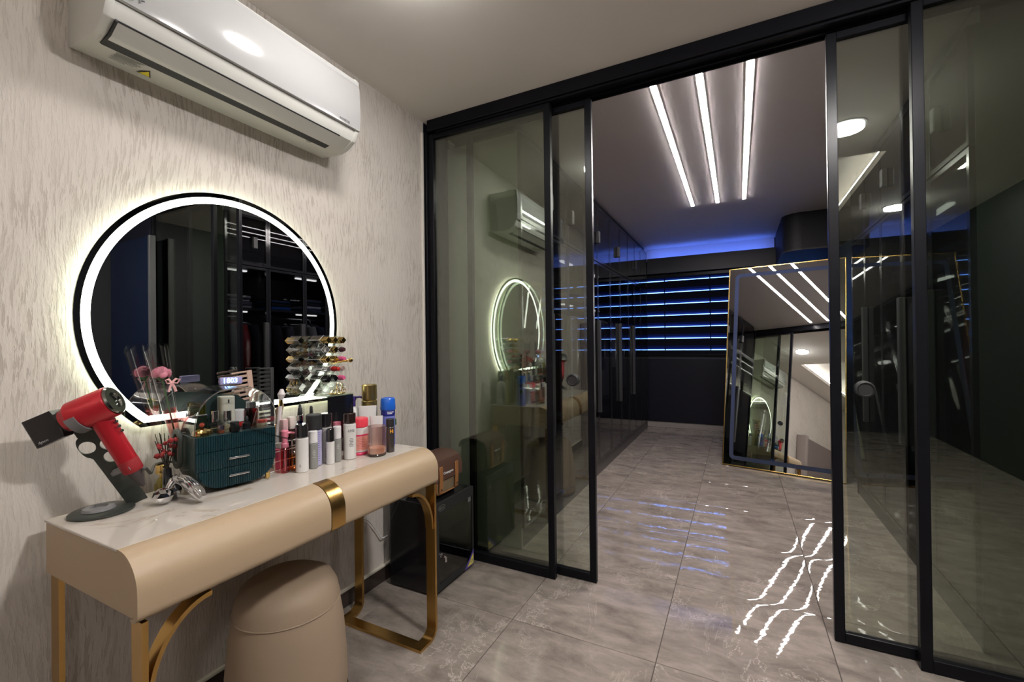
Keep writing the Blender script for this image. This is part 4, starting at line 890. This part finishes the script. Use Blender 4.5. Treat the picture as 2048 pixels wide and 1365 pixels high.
inorg('perfume_bottle', 'dark perfume bottle with silver ring and amber top at the back left inside the organizer', 'bottle', -.082, .098, [('bottle', sq(0, .052, .026), mat('dark_green_glass', (.012, .022, .012), .08)), ('ring', sq(.0525, .059, .027), chrome), ('stopper', sq(.0595, .098, .022), yell)])
inorg('perfume_bottle', 'clear square perfume bottle with silver cap, left one of the pair', 'bottle', -.045, .060, [('bottle', sq(0, .032, .019), acryl), ('liquid', sq(.003, .020, .016), clear('pale_liquid', (.9, .85, .74), .05, .5)), ('cap', cyl(.0105, .0325, .068, 18, .001), chrome, 'chrome cap')])
inorg('perfume_bottle', 'clear square perfume bottle with silver cap, right one of the pair', 'bottle', -.012, .050, [('bottle', sq(0, .032, .019), acryl), ('liquid', sq(.003, .020, .016), clear('pale_liquid', (.9, .85, .74), .05, .5)), ('cap', cyl(.0110, .0325, .066, 18, .001), chrome, 'chrome cap')])
inorg('sample_vial', 'little violet capped vial in front of the perfume pair', 'bottle', -.040, .026, [('bottle', cyl(.010, 0, .010, 16, .001), mat('rust_glass', (.20, .06, .03), .15)), ('cap', cyl(.0095, .0105, .024, 16, .001), mat('violet_metal', (.36, .30, .42), .15, .9))])
inorg('pump_bottle', 'tall ivory airless pump bottle inside the organizer', 'bottle', .002, .100, [('bottle', sq(0, .108, .0215, 5), mat('ivory_plastic', (.62, .60, .50), .3)), ('nozzle', box(-.002, .002, -.0222, -.0212, .086, .098), mattblack)])
inorg('cream_jar', 'white capped jar right of the tall ivory pump bottle', 'jar', .040, .098, [('jar', cyl(.0175, 0, .018, 22, .002), mat('ruby_glass', (.40, .02, .02), .1)), ('cap', cyl(.0178, .0185, .060, 22, .002), white2)])
inorg('mascara_jar', 'stubby black screw jar at the front inside the organizer', 'jar', -.004, .018, [('jar', cyl(.0150, 0, .016, 20, .002), blackg), ('lid', cyl(.0125, .0165, .032, 20, .001), mattblack)])
inorg('dropper_bottle', 'tiny black dropper bottle in the middle of the organizer', 'bottle', .040, .040, [('bottle', lathe([(.0125, 0), (.0125, .018), (.006, .024), (0, .024)], 18), blackg), ('dropper', lathe([(.006, .0245), (.006, .036), (.003, .042), (0, .042)], 14), mattblack)])
inorg('toner_bottle', 'red bottle with satin silver cap inside the organizer', 'bottle', .072, .085, [('bottle', cyl(.0215, 0, .060, 24, .004), redl), ('liquid', cyl(.019, .003, .045, 24, .002), redl), ('cap', cyl(.0165, .0605, .084, 22, .002), silver, 'satin silver cap')])
inorg('flask_bottle', 'clear conical flask bottle inside the organizer', 'bottle', .078, .032, [('bottle', lathe([(.022, 0), (.024, .003), (.022, .012), (.0085, .064), (.008, .076), (.012, .082), (.012, .085), (0, .085)], 24), clear('flask_glass', (.94, .92, .90), .10, .8)), ('liquid', lathe([(.019, .002), (.0205, .004), (.016, .026), (0, .026)], 24), clear('pale_liquid', (.9, .85, .74), .05, .5))])
inorg('cream_jar', 'flat red lidded jar at the right inside the organizer', 'jar', .107-.006, .070, [('jar', cyl(.0165, 0, .008, 22, .001), white2), ('lid', cyl(.0172, .0085, .019, 22, .002), mat('coral_lid', (.78, .06, .09), .3))])
inorg('sample_box', 'slim white box behind the conical flask', 'box', .098, .112, [('box', box(-.009, .009, -.007, .007, 0, .062, .001, 1), white), ('flap', box(-.009, .009, -.007, .007, .0622, .0635), white2)])

# on top of the dome: clock, beige comb; black comb behind
ck = thing('digital_clock', 'small lilac clock with glowing blue digits on top of the clear dome', 'clock', (-1.530, .905, ZT+OZ1+DH+.0072), radians(78))
obj('case', bevel(box(-.034, .034, -.006, .010, 0, .024), .003, 2), mat('lilac_case', (.36, .34, .62), .35), ck)
text('digits', '1803', .023, (-.004, -.0066, .012), RX90, glow('digit_blue', (.35, .6, 1), 5), ck, bold=.0004)
def comb(name, label, loc, rz, ry, m, w, h, n, tl):
    t = thing(name, label, 'comb', loc, rz); 
    bm = new(); bx(bm, w*.0, w*.28, -.0025, .0025, 0, h); 
    obj('spine', bevel(bm, .0015, 2), m, t)
    obj('end_tooth', bevel(box(-tl, -.0002, -.0024, .0024, h-.006, h), .001), m, t); obj('end_tooth', bevel(box(-tl, -.0002, -.0024, .0024, 0, .006), .001), m, t)
    for i in range(n): 
        z = .010+(h-.020)*(i+.5)/n
        obj('tooth', bevel(box(-tl*.97, -.0002, -.0018, .0018, z-(h-.02)/n*.26, z+(h-.02)/n*.26), .0008, 1), m, t)
    t.rotation_euler = (0, ry, rz)
    return t
comb('comb', 'black wide toothed comb standing upright against the round mirror', (-1.615, 1.105, ZT+.001), pi/2, 0, mattblack, .05, .366, 22, .046)
comb('comb.001', 'beige wide toothed comb standing tilted behind the clear dome', (-1.612, 1.045, ZT+.006), pi/2, -.10, mat('beige_comb', (.48, .33, .26), .4), .07, .356, 20, .055)

# ------------------------------------------------------------------ hair dryer on its stand
sx = -1.545
sd = thing('dryer_stand', 'dark grey hair dryer stand with round base and slanting holed plate', 'stand', (sx, .57, ZT))
graph = mat('graphite_metal', (.050, .056, .050), .38, .3); greyc = mat('grey_rubber', (.17, .165, .17), .5)
obj('base', lathe([(.066, 0), (.070, .002), (.070, .006), (.066, .009), (0, .010)], 40, (-.012, .002, 0)), graph, sd)
obj('dish', lathe([(.036, .0105), (.033, .017), (.020, .019), (.017, .0125), (0, .0120)], 32, (-.012, -.005, 0)), greyc, sd)
# plate outline in its own plane: s runs up the slant, w across; the slant leans back toward -Y
A0 = Vector((0, .078, .006)); SL = Vector((0, -.130, .268)); SLn = SL.normalized(); SLEN = SL.length
Wd = Vector((.55, .835, .0)); Wd = (Wd-SLn*Wd.dot(SLn)).normalized(); Nn = SLn.cross(Wd).normalized()
def plate_pt(w, s, d=0): return A0+Wd*w+SLn*s+Nn*d
def holed_plate():
    bm = new(); ns, nw = 60, 14
    holes = [(-.022, .205, .021), (.018, .196, .018), (.010, .158, .019)]
    def edge(s):
        wl = -.022-.014*max(0, 1-((s-.205)/.032)**2)**.5 if abs(s-.205) < .032 else -.022
        wr = .024+.010*max(0, 1-((s-.196)/.03)**2)**.5 if abs(s-.196) < .03 else .024
        return wl-.006*(s/SLEN), wr
    outl = [(edge(SLEN*i/ns)[0], SLEN*i/ns) for i in range(ns+1)]+[(edge(SLEN*i/ns)[1], SLEN*i/ns) for i in range(ns, -1, -1)]
    loops = [outl]+[[(c[0]+c[2]*.86*cos(2*pi*k/20), c[1]+c[2]*.86*sin(2*pi*k/20)) for k in range(20)] for c in holes]
    es = []
    for lp in loops:
        vs = [bm.verts.new(plate_pt(w_, s_, -.0022)) for w_, s_ in lp]
        es += [bm.edges.new((vs[i], vs[(i+1) % len(vs)])) for i in range(len(vs))]
    bmesh.ops.triangle_fill(bm, edges=es, use_beauty=True, normal=Nn)
    r = bmesh.ops.extrude_face_region(bm, geom=bm.faces[:])
    bmesh.ops.translate(bm, verts=[v for v in r['geom'] if isinstance(v, bmesh.types.BMVert)], vec=Nn*.0044)
    bmesh.ops.recalc_face_normals(bm, faces=bm.faces)
    return bm
obj('plate', holed_plate(), graph, sd, True, ang=.5)
cw = [plate_pt(.0, SLEN*.955)+SLn*0+Wd*(.050*cos(a))+SLn*(.042*sin(a))+Nn*(-.0) for a in [pi+pi*i/14 for i in range(15)]]
FB = [(p-A0) for p in cw]
def cradle():
    bm = new(); ro, ri = [], []
    for i in range(15):
        a = pi*1.02+pi*.96*i/14
        for lst, r_ in ((ro, .045), (ri, .040)): lst.append((r_*cos(a), r_*sin(a)))
    V = []
    for (o_, i_) in zip(ro, ri):
        V.append([bm.verts.new(A0+SLn*(SLEN*.985+.028)+Wd*q[0]+SLn*q[1]*.8+Nn*d) for q in (o_, i_) for d in (-.014, .030)])
    for a, b_ in zip(V, V[1:]):
        for k in ((0, 2), (2, 3), (3, 1), (1, 0)): bm.faces.new((a[k[0]], a[k[1]], b_[k[1]], b_[k[0]]))
    bm.faces.new((V[0][0], V[0][1], V[0][3], V[0][2])); bm.faces.new((V[-1][0], V[-1][2], V[-1][3], V[-1][1]))
    bmesh.ops.recalc_face_normals(bm, faces=bm.faces); return bm
# dryer: barrel axis and handle axis lie in a plane beside the wall
Ba, Bb = Vector((-1.530, .496, 1.067)), Vector((-1.460, .559, 1.111))      # front and rear centres of the barrel
ax = (Bb-Ba).normalized(); hx = Vector((.018, .062, -.151)).normalized()
dry = thing('hair_dryer', 'red hair dryer with black nozzle resting on the dark grey stand', 'hair dryer', tuple(Ba.lerp(Bb, .5)))
red = mat('metallic_red', (.42, .012, .022), .32, .25); redg = mat('red_mesh', (.30, .010, .016), .5, .2, bump=(900, .6))
def along(prof, origin, axis, seg=32, sq=None):
    bm = lathe(prof, seg, sq=sq); q = Vector((0, 0, 1)).rotation_difference(axis).to_matrix()
    bmesh.ops.transform(bm, matrix=Matrix.Translation(origin) @ q.to_4x4(), verts=bm.verts); return bm
BL = (Bb-Ba).length; BR = .0410
obj('barrel', along([(.030, -.004), (.034, .006), (BR, .016), (BR, BL-.003), (BR-.002, BL), (.036, BL)], Ba, ax), red, dry, True, True, ang=.6)
obj('rear_ring', along([(.0375, BL+.0005), (.0385, BL+.004), (.035, BL+.008), (.022, BL+.008), (.019, BL+.003), (.018, BL-.012), (0, BL-.012)], Ba, ax), mat('gunmetal_ring', (.24, .25, .23), .14, 1), dry, True, True, ang=.5)
obj('air_intake', along([(.0175, BL-.0115), (0, BL-.0115)], Ba, ax), mattblack, dry, True, True)
obj('front_collar', along([(.026, -.010), (.0295, -.0085), (.0295, -.0045), (.020, -.0045)], Ba, ax), mattblack, dry, True, True)
Nz = Ba-ax*.0105; side = Vector((0, 0, 1)).cross(ax).normalized(); upn = ax.cross(side).normalized()
bm = new(); secs = []
for d, hw, hh_ in ((0, .024, .022), (.006, .0365, .017), (.070, .0375, .010), (.073, .0365, .008)):
    ring = [bm.verts.new(Nz-ax*d+upn*(hw*sx_)+side*(hh_*sy_)) for sx_, sy_ in ((-1, -1), (-.96, -1), (.96, -1), (1, -1), (1, 1), (.96, 1), (-.96, 1), (-1, 1))]
    secs.append(ring)
for a, b_ in zip(secs, secs[1:]):
    for i in range(8): bm.faces.new((a[i], a[(i+1) % 8], b_[(i+1) % 8], b_[i]))
bm.faces.new(secs[0]); bm.faces.new(secs[-1][::-1]); bmesh.ops.recalc_face_normals(bm, faces=bm.faces)
noz = obj('nozzle', bm, mat('nozzle_black', (.020, .018, .018), .35), dry, True, True, ang=.4, label='flat black concentrator nozzle')
tc_ = Nz-ax*.050-upn*.027-side*.0142
rm3 = Matrix((ax, upn, -side)).transposed()
lt_ = text('lettering', 'dyson', .0095, tuple(tc_-dry.location), rm3, mat('print_silver', (.55, .55, .55), .4), dry)
Hs = Ba.lerp(Bb, .60)+hx*.026; HLn = .168
obj('handle', along([(.0250, 0), (.0245, .012), (.0228, HLn-.036)], Hs, hx, 28), red, dry, True, True)
obj('filter_cage', along([(.0230, HLn-.0358), (.0236, HLn-.034), (.0232, HLn-.004), (.021, HLn)], Hs, hx, 28), redg, dry, True, True)
obj('strain_relief', along([(.0175, HLn+.0005), (.0150, HLn+.014), (.0065, HLn+.046), (.0035, HLn+.050)], Hs, hx, 20), mat('grey_boot', (.045, .035, .035), .5), dry, True, True)
bsid = hx.cross(side).normalized()
bsid = bsid if bsid.y > 0 else -bsid
for k in range(3): obj('button', along([(.0042, 0), (.0038, .003), (0, .0032)], Hs+hx*(.022+.014*k)+bsid*.0215+Vector((.010, 0, 0)), (bsid+Vector((.5, 0, 0))).normalized(), 12), mat('gunmetal_ring', (.24, .25, .23), .14, 1), dry, True, True)
He = Hs+hx*(HLn+.020)
cdl = [He+bsid*.004, He+bsid*.018+Vector((0, 0, .016)), Vector((-1.50, .660, .890)), Vector((-1.55, .690, .897)), Vector((-1.612, .728, .888)), Vector((-1.636, .775, .880)), Vector((-1.640, .83, .862)), Vector((-1.640, .88, .81))]
obj('power_cord', tube(spline(cdl), .0040, 8), mat('cord_grey', (.05, .045, .04), .5), dry, True, True)
# stand top cradle and the lower clip, shaped around barrel and handle
bm = new(); V = []
Rc, Rt = BR+.0012, BR+.006
cpos = Ba+ax*.026
e1 = side; e2 = ax.cross(side).normalized()
for i in range(17):
    a = radians(185+170*i/16)
    V.append([bm.verts.new(cpos+ax*d+e1*(r_*cos(a))+e2*(r_*sin(a))) for r_ in (Rc, Rt) for d in (-.011, .011)])
for a, b_ in zip(V, V[1:]):
    for k in ((0, 2), (2, 3), (3, 1), (1, 0)): bm.faces.new((a[k[0]], a[k[1]], b_[k[1]], b_[k[0]]))
bm.faces.new((V[0][0], V[0][1], V[0][3], V[0][2])); bm.faces.new((V[-1][0], V[-1][2], V[-1][3], V[-1][1])); bmesh.ops.recalc_face_normals(bm, faces=bm.faces)
obj('cradle', bm, greyc, sd, True, True, ang=.5)
hp = Hs+hx*(HLn-.022)
base_w = Vector((sx, .57, ZT))+plate_pt(-.012, .108)
obj('clip', bevel(tube([base_w+Nn*.003, hp-bsid*.0265+Vector((.010, 0, -.004)), hp-bsid*.010+Vector((.0265, 0, 0))], .010, 4, flat=(.55, 1)), .001, 1), greyc, sd, True, True, ang=.5)

# ------------------------------------------------------------------ chrome face roller, perfume, dried flowers, rose
ro = thing('face_roller', 'chrome face roller with two faceted balls and ribbed handle', 'massager', (-1.462, .715, ZT))
def fball(r, c):
    bm = new(); bmesh.ops.create_icosphere(bm, subdivisions=2, radius=r); bmesh.ops.scale(bm, verts=bm.verts, vec=(1, 1.12, 1)); bmesh.ops.translate(bm, verts=bm.verts, vec=c); return bm
obj('roller_ball', fball(.0235, (-.010, -.038, .0235)), chrome, ro, False); obj('roller_ball', fball(.021, (-.050, .006, .021)), chrome, ro, False)
obj('yoke', tube([(-.012, -.030, .030), (-.018, -.012, .052), (-.034, .004, .058), (-.048, .008, .046), (-.050, .006, .030)], [.006, .010, .013, .010, .006], 12), chrome, ro)
hpts = [(-.034, .002, .056), (-.012, .006, .060), (.015, .009, .055), (.045, .011, .042), (.075, .013, .025), (.090, .014, .015)]
obj('handle', tube(hpts, [.011, .014, .0165, .017, .0155, .010], 16), chrome, ro)
for k in range(-3, 4):
    a = k*.30; w_ = Vector((-.5, .85, 0))*.0
    obj('rib', tube([Vector(p)+Vector((-.10, .99, 0)).normalized()*(r_*sin(a))+Vector((.40, .04, .91)).normalized()*(r_*cos(a)*1.02) for p, r_ in zip(hpts, [.011, .014, .0165, .017, .0155, .010])], .0016, 6), chrome, ro)
pf = thing('perfume_bottle', 'faceted greenish perfume bottle with square gold cap behind the chrome roller', 'bottle', (-1.604, .737, ZT), .5)
obj('bottle', lathe([(.018, 0), (.022, .006), (.022, .022), (.012, .042), (.008, .046), (0, .046)], 8), yell, pf, False)
obj('collar', cyl(.008, .0465, .056, 14, .001), goldp, pf); obj('cap', box(-.0125, .0125, -.0125, .0125, .0565, .084, .0015), goldp, pf)
fv = thing('dried_bouquet', 'small dried bouquet with red blossoms in a dark vase behind the perfume', 'flowers', (-1.553, .726, ZT))
obj('vase', lathe([(.009, 0), (.012, .004), (.0125, .05), (.011, .074), (.0105, .082), (.008, .082), (.008, .07), (0, .07)], 18), smokecap, fv)
stem = mat('dry_stem', (.030, .022, .016), .8); redf = mat('dried_red', (.30, .030, .030), .8)
for k in range(9):
    a = 2*pi*k/9; l_ = .070+.05*random.random(); sp_ = .010+.032*random.random(); o3_ = Vector((sp_*cos(a), sp_*sin(a)*1.0-.006, .078+l_))
    obj('stem', tube([(0, 0, .072), (o3_.x*.4, o3_.y*.4, .11), o3_], .0012, 5), stem, fv)
for k in range(16):
    a = 2*pi*random.random(); rr_ = .024*math.sqrt(random.random()); c_ = Vector((.004+rr_*cos(a), -.004+rr_*sin(a)*1.1, .118+.050*random.random()))
    bm = new(); bmesh.ops.create_icosphere(bm, subdivisions=1, radius=.0062+.003*random.random()); 
    for v in bm.verts: v.co *= .75+.5*random.random()
    bmesh.ops.translate(bm, verts=bm.verts, vec=c_); obj('blossom', bm, redf, fv, False)
for k in range(5):
    a = 2*pi*k/5+.5; tp = Vector((.02*cos(a), .03*sin(a), .17+.02*(k % 2)))
    obj('twig', tube([(0, 0, .072), (tp.x*.5, tp.y*.5, .12), tp], .0010, 5), stem, fv)
rs = thing('wrapped_rose', 'single pink soap rose in a tall clear cellophane cone', 'flower', (-1.606, .806, ZT))
tip, topc = Vector((0, 0, .002)), Vector((.004, -.088, .455))
axr = (topc-tip).normalized()
def cone(r0, r1, s0, s1, seg=18, bm=None, wob=0):
    q = Vector((0, 0, 1)).rotation_difference(axr).to_matrix().to_4x4(); L = (topc-tip).length
    bm = bm or new(); A = []; 
    for r_, s_ in ((r0, s0), ((r0+r1)/2, (s0+s1)/2), (r1, s1)):
        A.append([bm.verts.new(q @ Vector((r_*cos(2*pi*i/seg), r_*sin(2*pi*i/seg), s_*L+(wob*cos(2*pi*i/seg*2) if s_ == s1 else 0)))) for i in range(seg)])
    for a, b_ in zip(A, A[1:]):
        for i in range(seg): bm.faces.new((a[i], a[(i+1) % seg], b_[(i+1) % seg], b_[i]))
    bmesh.ops.solidify(bm, geom=bm.faces[:], thickness=.0005)
    return bm
obj('cellophane_cone', cone(.003, .034, .0, 1.0, 20, None, .012), cello, rs)
obj('pink_paper', cone(.0028, .0175, .01, .56, 18), clear('pink_paper', (.97, .66, .64), .12, .3, .3, (1, .7, .7)), rs, label='pink tissue in the cone')
obj('stem', tube([axr*.02, axr*.30, axr*.355], .0022, 6), mat('leaf_stem', (.06, .14, .04), .6), rs)
rc = axr*.372
petal = mat('rose_pink', (.78, .28, .36), .7)
for k in range(14):
    a = k*2.4; r_ = .004+.0014*k; c_ = rc+Vector((cos(a)*r_, sin(a)*r_, .012-.0008*k))
    bm = new(); bmesh.ops.create_uvsphere(bm, u_segments=10, v_segments=6, radius=.0125); bmesh.ops.scale(bm, verts=bm.verts, vec=(.55, 1, 1.1))
    rot(bm, Matrix.Rotation(a, 3, 'Z')); bmesh.ops.translate(bm, verts=bm.verts, vec=c_); obj('petal', bm, petal, rs)
obj('calyx', lathe([(.003, -.022), (.012, -.012), (.016, -.002), (.010, 0), (0, 0)], 12, tuple(rc)), mat('leaf_stem', (.06, .14, .04), .6), rs)
bwm = mat('pink_ribbon', (.80, .45, .44), .4); bc = axr*.345+Vector((.024, .012, 0))
for s in (-1, 1): obj('bow_loop', tube([bc, bc+Vector((.004, s*.010, .012)), bc+Vector((.006, s*.020, .010)), bc+Vector((.004, s*.014, -.002)), bc], .003, 6, flat=(.5, 1.2)), bwm, rs)
for s in (-1, 1): obj('bow_tail', tube([bc, bc+Vector((.003, s*.006, -.014)), bc+Vector((.004, s*.010, -.028))], .0035, 6, flat=(.4, 1.2)), bwm, rs)

# ------------------------------------------------------------------ bed headboard against the cream wall, seen in the leaning mirror
hb = thing('bed', 'grey brown upholstered headboard bed against the cream wall behind the camera', 'bed', (-.7, -1.7, 0))
up1 = mat('taupe_upholstery', (.16, .125, .115), .75, bump=(150, .1))
obj('headboard', bevel(box(XW+.003, -1.56, -2.6, -.72, 0, 1.46), .02, 3), up1, hb, True, True)
obj('headboard_wing', bevel(box(XW+.003, -1.50, -.7195, -.62, 0, 1.48), .02, 3), mat('pale_taupe', (.26, .215, .20), .75), hb, True, True)
obj('base', bevel(box(-1.5595, .35, -2.55, -.80, .02, .30), .02, 2), up1, hb, True, True)
obj('mattress', bevel(box(-1.555, .33, -2.52, -.83, .301, .52), .05, 4), mat('bed_linen', (.30, .28, .27), .8), hb, True, True)
